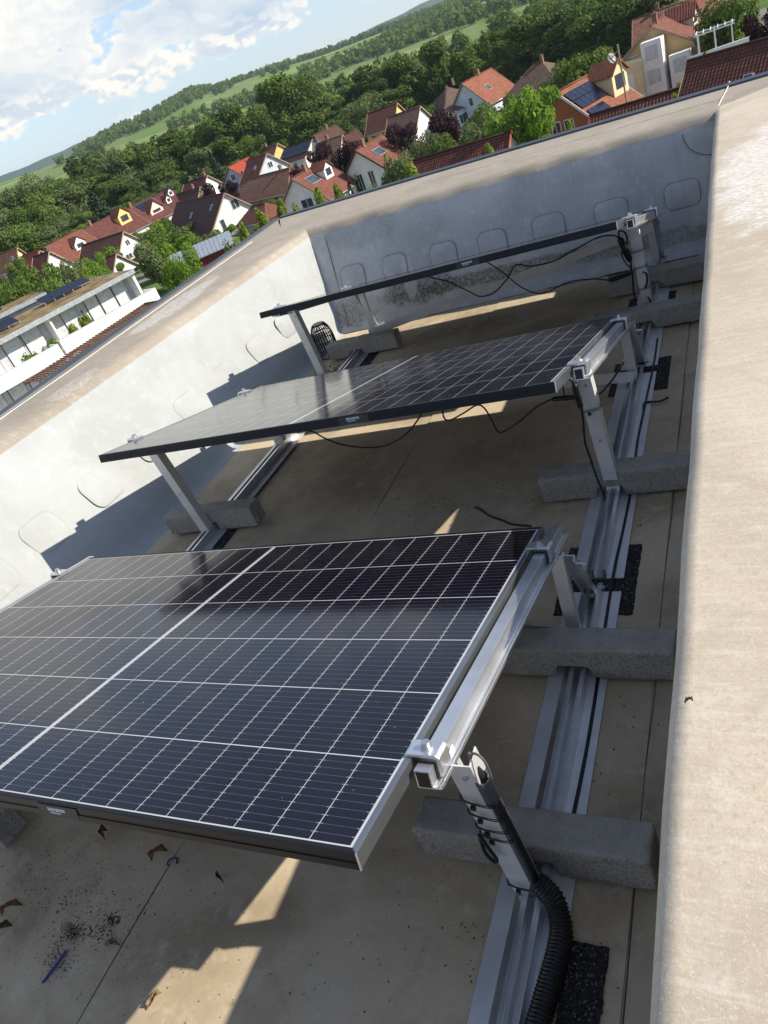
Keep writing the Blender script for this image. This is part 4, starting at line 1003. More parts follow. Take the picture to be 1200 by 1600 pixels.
for i, (x, y, r, wd) in enumerate(LEFT):
    tree_px('broad_tree', x, y, max(r, 236)+4, wd*1.25, 'broad' if i % 3 else 'olive', 'spread' if i % 2 else 'round', 'leafy mid-green tree in the grove left of the terraced houses', 'grove of leafy trees at the left', nq=2600, size=.042)
HEDGE = [(285, 285, 236), (300, 276, 236), (318, 270, 232), (335, 262, 232), (356, 250, 234), (372, 243, 236), (398, 236, 238), (410, 226, 236), (430, 218, 236), (262, 296, 240), (280, 268, 246), (345, 244, 246), (440, 214, 236), (540, 178, 214), (660, 160, 190), (690, 140, 205), (640, 170, 196)]
for x, y, r in HEDGE:
    tree_px('shrub', x, y, r+10, 7, 'broad', 'bush', 'light green bush in the overgrown strip between the tree belt and the houses', 'bushes between tree belt and houses', nq=2600, size=.034, cat='shrub')
# single trees that can be told apart
tree_px('conifer', 140, 298, 236, 10, 'conifer', 'cone', 'grey-green conifer standing at the right end of the left grove', nq=3200, size=.03)
tree_px('conifer', 326, 237, 240, 6, 'conifer', 'cone', 'slim dull conifer in front of the dark tree belt', nq=3000, size=.03)
tree_px('broad_tree', 120, 352, 226, 5, 'bright', 'round', 'small vivid yellow-green tree above the red terraced roofs', nq=1800, size=.05)
tree_px('broad_tree', 388, 210, 232, 9, 'broad', 'round', 'broad green tree standing alone before the dark belt, above the bright red roof', nq=3000, size=.04)
tree_px('maple_tree', 256, 374, 74, 4.3, 'bright', 'round', 'lush green tree beside the white balcony building, rising over the parapet', nq=7000, size=.026, var=1)
tree_px('round_tree', 799, 139, 82, 6.5, 'bright', 'round', 'large ball-shaped bright green tree behind the far parapet', nq=12000, size=.021, var=2)
tree_px('broad_tree', 765, 150, 108, 6.5, 'broad', 'round', 'mid-green tree between the pale blue gable and the ball-shaped tree', nq=3400, size=.034)
tree_px('broad_tree', 738, 184, 100, 6.0, 'olive', 'round', 'dull green tree just left of the ball-shaped bright tree', nq=3400, size=.034)
tree_px('broad_tree', 905, 76, 118, 7.8, 'broad', 'spread', 'wide green tree left of the satellite dish behind the orange brick house', nq=4200, size=.032)
tree_px('broad_tree', 868, 110, 120, 6.2, 'olive', 'spread', 'lower green tree in front of the long brown roof, left of the orange brick house', nq=3000, size=.034)
tree_px('broad_tree', 1128, -14, 105, 6.4, 'broad', 'round', 'green tree by the upper right pergola, left of the purple tree', nq=4200, size=.032)
tree_px('purple_tree', 1196, 4, 104, 6.4, 'purple', 'round', 'dark purple-leaved tree in the top right picture corner', nq=4200, size=.034)
tree_px('purple_tree', 681, 168, 124, 5.6, 'purple', 'round', 'dark purple-leaved tree in front of the grey-white house with a flat porch roof', nq=3400, size=.036)
tree_px('purple_tree', 631, 188, 130, 5.4, 'purple', 'round', 'dark purple-leaved tree above the orange-red skylight roof', nq=3400, size=.036)
tree_px('purple_tree', 575, 214, 140, 4.6, 'purple', 'round', 'small purple-leaved tree left of the orange-red skylight roof', nq=2400, size=.04)
tree_px('purple_tree', 531, 222, 144, 4.8, 'purple', 'round', 'right one of two purple trees behind the white house with red roof', nq=2600, size=.04)
tree_px('purple_tree', 492, 226, 150, 5.0, 'purple', 'round', 'left one of two purple trees behind the white house with red roof', nq=2600, size=.04)
tree_px('purple_tree', 462, 248, 150, 5.2, 'purple', 'bush', 'low purple-leaved tree above the tan hipped roof', nq=2000, size=.05)
tree_px('purple_tree', 350, 281, 164, 3.8, 'purple', 'round', 'purple-leaved tree between the brown roofs and the bright red roof', nq=2600, size=.04)
tree_px('purple_tree', 320, 278, 196, 3.4, 'purple', 'bush', 'small purplish tree in front of the small white gable behind the brown roofs', nq=1400, size=.05)
tree_px('olive_tree', 605, 228, 88, 4.4, 'olive', 'round', 'loose grey-green tree in front of the orange-red skylight roof', nq=3800, size=.034)
tree_px('olive_tree', 660, 206, 100, 4.0, 'olive', 'round', 'loose grey-green tree above the left end of the near tiled roof', nq=3200, size=.036)
tree_px('broad_tree', 700, 205, 98, 3.6, 'broad', 'round', 'dark green tree right of the loose grey-green tree, above the near tiled roof', nq=2400, size=.04)
tree_px('round_bush', 576, 268, 90, 3.4, 'broad', 'bush', 'round dark green bush beside the two thin cypresses', nq=2200, size=.05, cat='shrub')
for x, y, lab in ((541, 276, 'thin dark cypress right of the white house with the red roof, left one of two'), (553, 268, 'thin dark cypress left of the round dark bush, right one of two'), (632, 210, 'thin dark cypress at the right eave of the orange-red skylight roof')):
    tree_px('cypress', x, y, 90, 1.0, 'conifer', 'column', lab, 'thin cypresses', nq=1200, size=.03)
for x, y, r, wd, lab in ((372, 340, 80, 2.4, 'young yellow-green tree at the parapet edge by the grey barn roof'), (398, 318, 84, 2.8, 'young yellow-green tree right of the big white gable'), (432, 306, 84, 2.4, 'young yellow-green tree at the left corner of the white house with red roof'),
                    (455, 312, 82, 2.0, 'small young yellow-green tree under the window grid of the white house'), (492, 292, 84, 2.5, 'slim young yellow-green tree in front of the white house with red roof'), (522, 284, 84, 2.7, 'young yellow-green tree before the dormer of the white house with red roof'),
                    (640, 254, 80, 3.6, 'light green tree at the left end of the near tiled roof'), (762, 222, 66, 1.7, 'young light green tree in front of the near tiled roof, the bigger of two'), (746, 232, 66, 1.0, 'young light green tree in front of the near tiled roof, the smaller of two'),
                    (886, 192, 70, 2.2, 'light green treetop at the parapet below the orange brick house'), (1053, 138, 72, 2.0, 'light green treetop rising in front of the narrow tiled roof strip'), (1060, 126, 84, 2.4, 'light green bush at the foot of the white bay tower'),
                    (1098, 84, 90, 2.6, 'light green shrub beside the pergola behind the dark tiled roof'), (1150, 44, 100, 3.6, 'light green tree under the purple tree at the right'), (800, 160, 112, 3.0, 'light green tree behind the ball-shaped tree')):
    tree_px('young_tree', x, y, r, wd, 'light', 'young', lab, 'young light green trees', nq=4500, size=.03)
for x, y, r, wd, lab in ((988, 134, 80, 3.4, 'dark leafy bush in front of the yellow wall'), (1010, 140, 78, 2.8, 'leafy bush right of the dark bush before the yellow wall'), (965, 156, 76, 2.6, 'leafy bush below the white terrace wall of the orange brick house'), (575, 292, 78, 4.2, 'dense green hedge bush at the parapet, left of the near tiled roof'), (612, 280, 76, 4.0, 'dense green hedge bush at the parapet beneath the loose grey-green tree'),
                     (345, 355, 82, 3.0, 'green shrub with reddish tips beside the grey barn roof'), (250, 450, 66, 3.0, 'grassy shrub at the foot of the lush tree by the balcony building')):
    tree_px('shrub', x, y, r, wd, 'broad', 'bush', lab, 'shrubs by the near houses', nq=5000, size=.032, cat='shrub')
for x, y, r, wd, kind, lab in ((45, 412, 108, 6.0, 'broad', 'dark green tree behind the left flat-roofed building, left one'), (68, 422, 104, 4.4, 'broad', 'smaller dark green tree behind the left flat-roofed building'), (100, 404, 118, 4.6, 'olive', 'loose light tree in front of the white gable, behind the flat roof'),
                               (135, 397, 122, 4.2, 'bright', 'fresh green tree beside the dark red annex roof'), (4, 440, 104, 4.6, 'broad', 'dark green tree at the left picture edge above the small flat roof'), (15, 405, 150, 3.6, 'broad', 'small green tree in front of the orange-red roof at the left'), (112, 425, 108, 3.4, 'light', 'yellowish tree right behind the solar rows of the flat roof'), (245, 345, 170, 4.5, 'broad', 'garden tree in front of the pink terraced house')):
    tree_px('garden_tree', x, y, r, wd, kind, 'round', lab, 'garden trees at the left', nq=3000, size=.038)
for x, y, r, wd in ((222, 352, 150, 4.5), (236, 346, 152, 4), (252, 356, 138, 5), (268, 350, 142, 4.5), (284, 358, 132, 4.5), (236, 368, 128, 4.5), (300, 366, 128, 4), (226, 376, 120, 4), (322, 356, 126, 3.6), (208, 366, 134, 3.6), (246, 338, 160, 4), (312, 376, 116, 3.2)):
    tree_px('shrub', x, y, r, wd*1.2, ('broad', 'olive', 'bright')[int(x) % 3], 'bush', 'leafy garden bush in the gap between the terrace, the balcony gable and the red barn', 'garden bushes by the red barn', nq=2400, size=.04, cat='shrub')
g_ = random.Random(5)
for _ in range(190):        # low garden planting between the houses
    a = math.radians(g_.uniform(2, 54)); r = g_.uniform(92, 232)
    x, y = -r*math.sin(a), r*math.cos(a); hh = g_.uniform(1.5, 3.6)
    tree('garden_shrub', (x, y, ground(x, y)), hh, hh*g_.uniform(1.0, 1.8), g_.choice(('broad', 'broad', 'olive', 'light', 'bright')), 'bush', 'low green shrub in the gardens among the red-roofed houses', 'low shrubs in the gardens', nq=500, size=.085, cat='shrub')

# far woods on the hillside: one mass
def woods(name, label, spots, kind, seed, nq, size):
    g = np.random.default_rng(seed); base = [crown_mesh('wood', 'round' if k % 2 else 'tall', nq, size, 900+k+seed, LM[kind]) for k in range(4)]
    arrs = []
    for me in base:
        a = np.empty(len(me.vertices)*3, np.float32); me.vertices.foreach_get('co', a); tn = np.empty(len(me.polygons), np.float32); me.attributes['tone'].data.foreach_get('value', tn); arrs.append((a.reshape(-1, 3), tn))
    V, T = [], []
    for i, (x, y, z, hh, wd) in enumerate(spots):
        a, tn = arrs[i % 4]; th = g.uniform(0, 6.28); c, s_ = math.cos(th), math.sin(th)
        p = np.stack([(a[:, 0]*c-a[:, 1]*s_)*wd+x, (a[:, 0]*s_+a[:, 1]*c)*wd+y, a[:, 2]*hh+z], 1); V.append(p); T.append(np.clip(tn*.7+g.uniform(0, .3), 0, 1))
    V = np.concatenate(V); T = np.concatenate(T); nq_ = len(T)
    me = bpy.data.meshes.new(name); me.vertices.add(nq_*4); me.loops.add(nq_*4); me.polygons.add(nq_)
    me.vertices.foreach_set('co', V.astype(np.float32).ravel()); me.loops.foreach_set('vertex_index', np.arange(nq_*4, dtype=np.int32))
    me.polygons.foreach_set('loop_start', np.arange(0, nq_*4, 4, dtype=np.int32)); me.polygons.foreach_set('loop_total', np.full(nq_, 4, np.int32))
    at_ = me.attributes.new('tone', 'FLOAT', 'FACE'); at_.data.foreach_set('value', T.astype(np.float32))
    me.materials.append(LM[kind]); me.update()
    o = bpy.data.objects.new(name, me); C.objects.link(o); return tag(o, label, 'woods', kind='stuff')
sp = []; g_ = random.Random(3)
while len(sp) < 3900:
    a = math.radians(g_.uniform(-4, 60)); r = 420+(2330-420)*g_.random()**.8
    x, y = -r*math.sin(a), r*math.cos(a)
    nn_ = mnoise.noise(Vector((x*.0035+3, y*.0035, 1)))+.5*mnoise.noise(Vector((x*.011, y*.011, 5)))
    thr = -.03 if r > 700 else .06
    if math.degrees(a) > 42.5: thr = .38 if r > 800 else .0
    if math.degrees(a) < 25: thr = .27 if r > 700 else (.30 if math.degrees(a) > 12 else .14)
    if nn_ < thr: continue
    hh = g_.uniform(9, 17); sp.append((x, y, ground(x, y)-1.0, hh, hh*g_.uniform(.7, 1.15)))
woods('hillside_woods', 'hazy mixed woods and hedges covering the hillside up to the skyline', sp, 'broad', 5, 130, .115)
sp = []
while len(sp) < 420:       # forest on the crest
    a = math.radians(g_.uniform(14, 42.5)); r = g_.uniform(2150, 2330)
    x, y = -r*math.sin(a), r*math.cos(a); hh = g_.uniform(10, 18)*(1 if mnoise.noise(Vector((a*14, 0, 0))) > -.1 else .6)
    sp.append((x, y, ground(x, y)-1.0, hh, hh*1.0))
woods('crest_forest', 'dark forest lining the crest of the hill against the sky', sp, 'dark', 8, 130, .115)

# ================================================================== houses
def roofmat(name, col, rough=.75, jw=.14, ja=.6):
    m, t, b = nt(name)
    uv = N(t, 'ShaderNodeUVMap', uv_map='UVMap').outputs['UV']; u, v, _ = separate(t, uv)
    rows = math_n(t, 'FRACT', math_n(t, 'DIVIDE', v, .34)); cols = math_n(t, 'FRACT', math_n(t, 'DIVIDE', u, .30))
    cell = N(t, 'ShaderNodeTexWhiteNoise', noise_dimensions='2D'); cv = N(t, 'ShaderNodeCombineXYZ')
    t.links.new(math_n(t, 'FLOOR', math_n(t, 'DIVIDE', u, .30)), cv.inputs[0]); t.links.new(math_n(t, 'FLOOR', math_n(t, 'DIVIDE', v, .34)), cv.inputs[1]); t.links.new(cv.outputs[0], cell.inputs['Vector'])
    oc = objco(t); f = noise(t, oc, .6, 5, .6)
    c0 = mixc(t, cell.outputs['Value'], tuple(c*.78 for c in col), tuple(min(1, c*1.22) for c in col))
    c0 = mixc(t, math_n(t, 'MULTIPLY', ramp(t, f, .45, .75), .45), c0, tuple(c*.55 for c in col))
    jn = math_n(t, 'MAXIMUM', math_n(t, 'LESS_THAN', rows, jw*1.3), math_n(t, 'LESS_THAN', cols, jw))
    c0 = mixc(t, math_n(t, 'MULTIPLY', jn, ja), c0, tuple(c*.3 for c in col))
    t.links.new(c0, b.inputs['Base Color']); b.inputs['Roughness'].default_value = rough; b.inputs['Specular IOR Level'].default_value = .25
    hgt = math_n(t, 'ADD', math_n(t, 'MULTIPLY', rows, -1.0), math_n(t, 'SINE', math_n(t, 'MULTIPLY', cols, 2*PI)))
    bump(t, b, hgt, .6, .03)
    return m
RC = dict(brown=(.105, .05, .036), darkred=(.125, .045, .035), red=(.19, .068, .045), orange=(.27, .095, .052), bright=(.36, .06, .028), tan=(.24, .12, .075), dull=(.15, .095, .07), purple=(.10, .03, .032), near=(.16, .055, .04))
RM = {k: roofmat('roof_tiles_'+k, v, .75, .3 if k == 'near' else .14, .85 if k == 'near' else .6) for k, v in RC.items()}
WC = dict(white=(.78, .77, .74), cream=(.68, .56, .34), yellow=(.72, .52, .18), grey=(.5, .51, .52), pink=(.72, .52, .45), blue=(.55, .60, .66), brick=(.40, .125, .05), ochre=(.62, .44, .22), beige=(.6, .52, .40), lilac=(.5, .48, .58))
WM = {k: plain('render_'+k, v, .85, var=.07, scale=.8) for k, v in WC.items()}
M_pane = plain('window_glass', (.05, .06, .075), .08, var=.2, scale=.5, spec=.7)
M_shut = plain('roller_shutter', (.52, .54, .55), .7)
M_wf = plain('white_window_frame', (.72, .72, .70), .5)
M_pv = plain('solar_array_glass', (.012, .016, .035), .12, spec=.6)
M_gut = plain('roof_edge_board', (.32, .22, .16), .7)
M_chim = plain('chimney_brick', (.22, .12, .09), .85)
M_zinc = plain('pale_sheet_metal', (.50, .53, .56), .38, .6)
def house(label, A, B, zr, hw, drop, wall, roof, endwin=(), sidewin=(), over=.45, chim=(), sky=(), pv=(), dorm=(), hip=False, verge=None, shut=False, cat='house', group='houses of the village', gz=None, ext=(0, 0)):
    A = at(*A, z=zr+H) if len(A) == 2 else Vector(A); B = at(*B, z=zr+H) if len(B) == 2 else Vector(B)
    e = (B-A); e.z = 0; L = e.length; e.normalize()
    A = A-e*ext[0]; B = B+e*ext[1]; L += ext[0]+ext[1]
    nrm = Vector((-e.y, e.x, 0)); c = (A+B)/2
    if nrm.dot(-c) < 0: nrm = -nrm          # nrm points to the camera side
    zr_ = A.z; ze = zr_-drop; gz = ground(c.x, c.y) if gz is None else gz
    root = thing('house', label, cat, (c.x, c.y, gz), group)
    up = Vector((0, 0, 1))
    def P(s_, n_, z): return Vector((c.x, c.y, 0))+e*s_+nrm*n_+up*z
    h = L/2
    tn = drop/hw
    mb = MB(); wi = over if not hip else 0
    if not hip:
        mb.prism([(-hw, gz-.5), (hw, gz-.5), (hw, ze), (0, zr_-.06), (-hw, ze)], P(-h+wi, 0, 0), P(h-wi, 0, 0), nrm, up)
    else:
        mb.hexa([P(-h, -hw, gz-.5), P(h, -hw, gz-.5), P(h, hw, gz-.5), P(-h, hw, gz-.5), P(-h, -hw, ze), P(h, -hw, ze), P(h, hw, ze), P(-h, hw, ze)])
    mb.build('wall', WM[wall], root)
    # roof
    mb = MB(); oe = over; th = .16
    def slab(q, uv):   # q: 4 top corners; thickness downwards
        lo = [v-up*th for v in q]
        mb.add(lo+q, [(3, 2, 1, 0), (4, 5, 6, 7), (0, 1, 5, 4), (1, 2, 6, 5), (2, 3, 7, 6), (3, 0, 4, 7)], [[(0, 0)]*4, uv]+[[(.2, .3)]*4]*4)
    sl_ = math.hypot(hw+oe, (hw+oe)*tn)
    if not hip:
        for sg in (1, -1):
            q = [P(-h, 0, zr_+.05), P(-h, sg*(hw+oe), ze-oe*tn+.05), P(h, sg*(hw+oe), ze-oe*tn+.05), P(h, 0, zr_+.05)]
            uv = [(0, 0), (0, sl_), (L, sl_), (L, 0)]
            if sg < 0: q = q[::-1]; uv = uv[::-1]
            slab(q, uv)
    else:
        r_ = h-hw*.85
        for sg in (1, -1):
            q = [P(-r_, 0, zr_+.05), P(-h-oe, sg*(hw+oe), ze-oe*tn+.05), P(h+oe, sg*(hw+oe), ze-oe*tn+.05), P(r_, 0, zr_+.05)]; uv = [(h-r_, 0), (0, sl_), (L, sl_), (h+r_, 0)]
            if sg < 0: q = q[::-1]; uv = uv[::-1]
            slab(q, uv)
            q = [P(sg*r_, 0, zr_+.05), P(sg*(h+oe), hw+oe, ze-oe*tn+.05), P(sg*(h+oe), -hw-oe, ze-oe*tn+.05)]
            if sg < 0: q = q[::-1]
            mb.add(q, [(0, 2, 1) if sg > 0 else (0, 2, 1)], [[(hw, 0), (2*hw, sl_), (0, sl_)]])
            mb.add([v-up*th for v in q], [(0, 1, 2)], [[(0, 0)]*3])
    rf = mb.build('roof', RM[roof], root)
    mb = MB(); r_ = h if not hip else h-hw*.85     # ridge tiles
    mb.tube([P(-r_, 0, zr_+.07), P(r_, 0, zr_+.07)], .13, 7, smooth=False); mb.build('ridge_tile', RM[roof], rf, smooth=True)
    if not hip:
        for sg in (1, -1):
            for s_ in (-h, h):
                mb = MB(); mb.bar(P(s_, sg*.05, zr_-.02), P(s_, sg*(hw+oe), ze-oe*tn-.04), .05, .24); mb.build('verge_board', verge or M_gut, rf)
    mb = MB()
    mb.tube([P(-h, hw+oe+.06, ze-oe*tn-.06), P(h, hw+oe+.06, ze-oe*tn-.06)], .075, 6, smooth=False); mb.build('gutter', M_zinc, rf, smooth=True)
    def window(c0, ax, out, w_, h_, shutter=False):
        mb = MB()
        for a_, b_, ww, hh in ((-w_/2-.03, 0, .1, h_+.12), (w_/2+.03, 0, .1, h_+.12), (0, -h_/2-.03, w_+.1, .1), (0, h_/2+.03, w_+.1, .1)):
            mb.bar(c0+ax*(a_-ww/2)+up*b_, c0+ax*(a_+ww/2)+up*b_, .12, hh)
        if w_ > .9: mb.bar(c0-ax*.035, c0+ax*.035, .1, h_)
        f_ = mb.build('window', M_wf, root)
        mb = MB(); mb.bar(c0-ax*w_/2, c0+ax*w_/2, .07, h_); mb.build('pane', M_shut if shutter else M_pane, f_)
    for (end, s_, z, w_, h_) in endwin:
        sg = 1 if end == 'B' else -1
        window(P(sg*(h-wi), s_, zr_-9+z), nrm, e*sg, w_, h_, shut)
    for (f_, z, w_, h_) in sidewin:
        window(P((f_-.5)*L, hw, ze-5.3+z), e, nrm, w_, h_, shut)
    def onroof(f_, d_, lift=.1): return P((f_-.5)*L, hw*d_, zr_-drop*d_+lift)
    dn = (nrm*hw-up*drop).normalized(); rn = dn.cross(e); rn = rn if rn.z > 0 else -rn
    for (f_, d_, w_, l_) in sky:
        c0 = onroof(f_, d_)
        mb = MB(); mb.bar(c0-dn*l_/2, c0+dn*l_/2, w_, .12, rn); k = mb.build('skylight', M_zinc, rf)
        mb = MB(); c1 = c0+rn*.05; mb.bar(c1-dn*(l_/2-.1), c1+dn*(l_/2-.1), w_-.2, .06, rn); mb.build('pane', M_pane, k)
    for (f0, f1, d0, d1, nx_, ny_) in pv:
        mb = MB(); mg = MB()
        for ix in range(nx_):
            for iy in range(ny_):
                fa = f0+(f1-f0)*(ix+.03)/nx_; fb = f0+(f1-f0)*(ix+.97)/nx_; da = d0+(d1-d0)*(iy+.03)/ny_; db = d0+(d1-d0)*(iy+.97)/ny_
                a0 = onroof((fa+fb)/2, da, .2); b0 = onroof((fa+fb)/2, db, .2)
                mb.bar(a0, b0, (fb-fa)*L, .05, rn)

        mb.build('solar_array', M_pv, rf)
    for (f_, w_) in chim:
        q = P((f_-.5)*L, .0 if isinstance(w_, float) else 0, zr_+.25)
        mb = MB(); mb.box(q, (.55, .55, 1.3), math.atan2(e.y, e.x)); mb.box(q+up*.7, (.7, .7, .12), math.atan2(e.y, e.x)); mb.cyl(q+up*.75, q+up*1.0, .13, 8); mb.build('chimney', M_chim, rf)
    for (f_, d_, w_, hh, wl) in dorm:      # gabled dormer on the camera-side slope
        zb = zr_-drop*d_; s0 = (f_-.5)*L; n1_ = hw*d_; ztop = zb+hh; rd = w_*.45
        nb = hw*max(0.02, (zr_-ztop-rd)/drop)
        mb = MB(); mb.prism([(-w_/2, zb-.6), (w_/2, zb-.6), (w_/2, ztop), (0, ztop+rd), (-w_/2, ztop)], P(s0, n1_, 0), P(s0, max(.1, nb), 0), e, up); dd = mb.build('dormer', WM[wl], rf)
        mb = MB()
        for sg in (1, -1):
            q = [P(s0, n1_+.3, ztop+rd+.1), P(s0, max(.05, nb-.4), ztop+rd+.1), P(s0+sg*(w_/2+.25), max(.05, nb+.2), ztop-.02), P(s0+sg*(w_/2+.25), n1_+.3, ztop-.02)]
            uv = [(0, 0), (n1_-nb, 0), (n1_-nb, w_*.7), (0, w_*.7)]
            lo = [v-up*.12 for v in q]
            f6 = [(3, 2, 1, 0), (4, 5, 6, 7), (0, 1, 5, 4), (1, 2, 6, 5), (2, 3, 7, 6), (3, 0, 4, 7)]
            mb.add(lo+q, f6, [[(0, 0)]*4, uv]+[[(.2, .3)]*4]*4)
        mb.build('dormer_roof', RM[roof], dd)
        mb = MB(); cc = P(s0, n1_+.03, ztop-hh*.38); mb.bar(cc-e*w_*.3, cc+e*w_*.3, .08, hh*.62); mb.build('pane', M_pane, dd)
    return root, P, dict(L=L, h=h, hw=hw, gz=gz, zr=zr_, ze=ze, e=e, n=nrm, rf=rf)
EW2 = lambda end: [(end, -1.5, 4.1, 1.1, 1.3), (end, 1.5, 4.1, 1.1, 1.3), (end, 0, 6.6, 1.2, 1.2), (end, -1.6, 1.5, 1.3, 1.4), (end, 1.6, 1.5, 1.2, 1.9)]
SW = [(.25, 4.0, 1.1, 1.2), (.6, 4.0, 1.1, 1.2), (.3, 1.4, 1.2, 1.3), (.7, 1.4, 1.5, 1.9)]
house('house with brown roof and cream-yellow gable at the left picture edge', (0, 398), (27, 387), -7.2, 3.6, 3.2, 'cream', 'brown', EW2('B'), SW, sky=((.8, .5, .8, 1.1),), ext=(3, 0))
house('small house with orange-red roof squeezed behind the white gable at the left', (36, 399), (62, 392), -8.2, 3.4, 3.0, 'cream', 'bright', EW2('B'), SW)
house('house with purplish brown roof and plain white gable at the left', (52, 402), (77, 393), -8.6, 4.6, 4.4, 'white', 'purple', [('B', .4, 3.6, 1.0, 1.2)], SW)
# terrace of attached houses running away to the right
T0, T1 = at(69, 386, z=-8.8+H), at(265, 296, z=-9.4+H)
def tl(f): p = T0.lerp(T1, f); return (p.x, p.y, p.z)
house('left end house of the red-roofed terrace, lowest one with a glazed bay', tl(0), tl(.26), -8.8, 5.0, 4.3, 'white', 'red', EW2('A'), SW, sky=((.6, .35, .8, 1.1),), dorm=((.55, .75, 3.0, 1.3, 'white'),))
house('terraced house with brown-red roof and a yellow gabled dormer', tl(.265), tl(.62), -11.3, 5.0, 4.3, 'white', 'darkred', (), SW, chim=((.2, 1),), dorm=((.70, .62, 3.6, 2.0, 'yellow'),))
house('terraced house with dark solar panels on its red roof and a pink wall', tl(.625), tl(.83), -11.2, 5.2, 4.3, 'pink', 'darkred', (), SW, chim=((.15, 1),), pv=((.25, .95, .08, .5, 4, 2),), dorm=((.55, .78, 4.2, 1.0, 'pink'),))
house('right end house of the terrace with wine-red roof and two small dark dormers', tl(.835), tl(1.0), -11.1, 5.0, 4.3, 'white', 'purple', EW2('B'), SW, dorm=((.3, .6, 1.6, 1.2, 'white'), (.72, .35, 1.6, 1.2, 'white')))
h5, P5, d5 = house('white-gabled house with brown roof and a balcony with flowers', (128, 384), (193, 362), -10.6, 5.2, 4.6, 'white', 'brown', [('B', -1.6, 4.2, 1.0, 1.8), ('B', 1.2, 4.2, 1.6, 2.0), ('B', 0, 7.0, 1.0, 1.0), ('B', .5, 1.5, 1.4, 1.6)], SW, sky=((.75, .62, .8, 1.2), (.45, .62, .8, 1.2)))
mb = MB(); q = P5(d5['h']+.35, .3, d5['zr']-5.6); mb.box(q, (1.5, 4.4, .2), math.atan2(d5['e'].y, d5['e'].x)); q2 = P5(d5['h']+1.05, .3, d5['zr']-5.0); mb.box(q2, (.1, 4.4, 1.0), math.atan2(d5['e'].y, d5['e'].x)); mb.build('balcony', WM['beige'], h5)
house('low annex with dark red roof and white gable behind the flat green roof', (148, 408), (182, 397), -12, 3.4, 3.0, 'white', 'darkred', [('B', 0, 2.2, 1.2, 1.2)], ())
house('big house with weathered brown roof and plain white gable with three small windows', (280, 317), (351, 302), -11, 6.0, 5.6, 'white', 'brown', [('B', -1.2, 6.6, 1.5, 1.6), ('B', 2.6, 4.2, .9, 1.9), ('B', -2.4, 3.3, .9, 1.9)], SW, sky=((.83, .3, 1.0, 1.2), (.45, .42, 1.0, 1.2)), ext=(1.5, 0))
house('brown-roofed house with cream gable just behind the big white-gabled house', (262, 309), (313, 292), -11, 5.0, 5.0, 'cream', 'brown', EW2('B'), SW, sky=((.5, .45, .8, 1.0),), chim=((.8, 1),))
house('dark-roofed house with small white gable at the edge of the bushes', (288, 287), (324, 274), -10.2, 4.6, 3.6, 'white', 'purple', [('B', .5, 4.2, 1.2, 1.3)], (), chim=((.9, 1),))
house('house with glowing bright red roof and a shaded bluish wall', (356, 262), (388, 246), -9.8, 5.2, 4.2, 'blue', 'bright', EW2('A'), SW, dorm=((.72, .55, 1.6, 1.2, 'white'),))
house('house with matt brick-red roof joined to the bright red one', (388, 249), (417, 240), -9.8, 4.8, 4.0, 'blue', 'red', EW2('B'), SW, sky=((.6, .5, .8, 1.0),))
house('long house with tan hipped roof and a cream wall', (376, 283), (470, 258), -12.2, 5.0, 3.2, 'cream', 'tan', (), [(.2, 4.2, 1.0, 1.4), (.35, 4.2, 1.2, 1.4), (.55, 4.2, 1.0, 1.4), (.8, 4.2, 1.4, 1.6), (.25, 1.4, 1.2, 1.4)], hip=True, chim=((.7, 1),))
house('white house with brick-red roof, large roof window and gable window grid', (455, 280), (503, 253), -10.6, 5.0, 4.0, 'white', 'red', [('A', .9, 4.6, 2.2, 2.2), ('A', -1.6, 4.6, .9, 1.3), ('A', .5, 1.6, 2.4, 2.0)], SW, sky=((.32, .34, 2.4, 1.7),), dorm=((.66, .55, 2.2, 1.6, 'white'),), chim=((.45, 1),))
house('house with orange-red roof, bright skylight and dark verge', (554, 236), (598, 211), -10.6, 5.0, 4.2, 'white', 'red', [('A', 1.2, 4.4, 1.0, 2.4), ('A', -1.0, 4.4, 1.0, 2.4)], SW, sky=((.4, .38, 2.2, 1.6),), verge=plain('dark_verge', (.05, .035, .03), .7), chim=((.3, 1),))
house('house with tan roof and vivid yellow gable at the edge of the trees', (405, 234), (434, 224), -10.2, 4.2, 3.6, 'yellow', 'tan', [('B', .4, 4.0, 1.2, 2.0)], (), chim=((.4, 1),))
house('long low house with dark solar rows on its roof', (444, 233), (488, 218), -11.8, 4.2, 2.8, 'white', 'brown', (), SW, pv=((.03, .97, .1, .75, 8, 2),))
house('house with brown-red roof and bright white triangular gable', (490, 211), (525, 195), -11.0, 4.6, 4.0, 'white', 'brown', [('B', 0, 4.2, 1.2, 1.3)], (), chim=((.6, 1),))
house('dull brown house with cream gable in front of the white triangular gable', (494, 226), (535, 211), -11.2, 4.6, 3.8, 'white', 'dull', [('B', .3, 4.2, 1.6, 1.4), ('B', .3, 1.6, 1.6, 1.4)], SW, chim=((.45, 1),))
house('small house with brown roof and orange-yellow gable', (536, 212), (559, 202), -11.4, 3.6, 3.2, 'yellow', 'brown', [('B', 0, 3.6, 1.0, 1.4)], ())
house('house with red-brown roof and small yellow gable below the meadow', (575, 178), (621, 161), -11.0, 4.4, 3.8, 'yellow', 'darkred', [('B', 0, 4.0, 1.2, 1.4)], SW)
house('house with grey-brown roof and cream-white gable beside the purple trees', (606, 184), (657, 166), -11.2, 4.4, 3.8, 'white', 'dull', [('B', 0, 4.0, 1.2, 1.4)], SW)
house('hipped house with dull red roof and dark chimney at the meadow edge', (672, 146), (722, 124), -11.6, 5.6, 3.6, 'beige', 'dull', (), (), hip=True, chim=((.72, 1),))
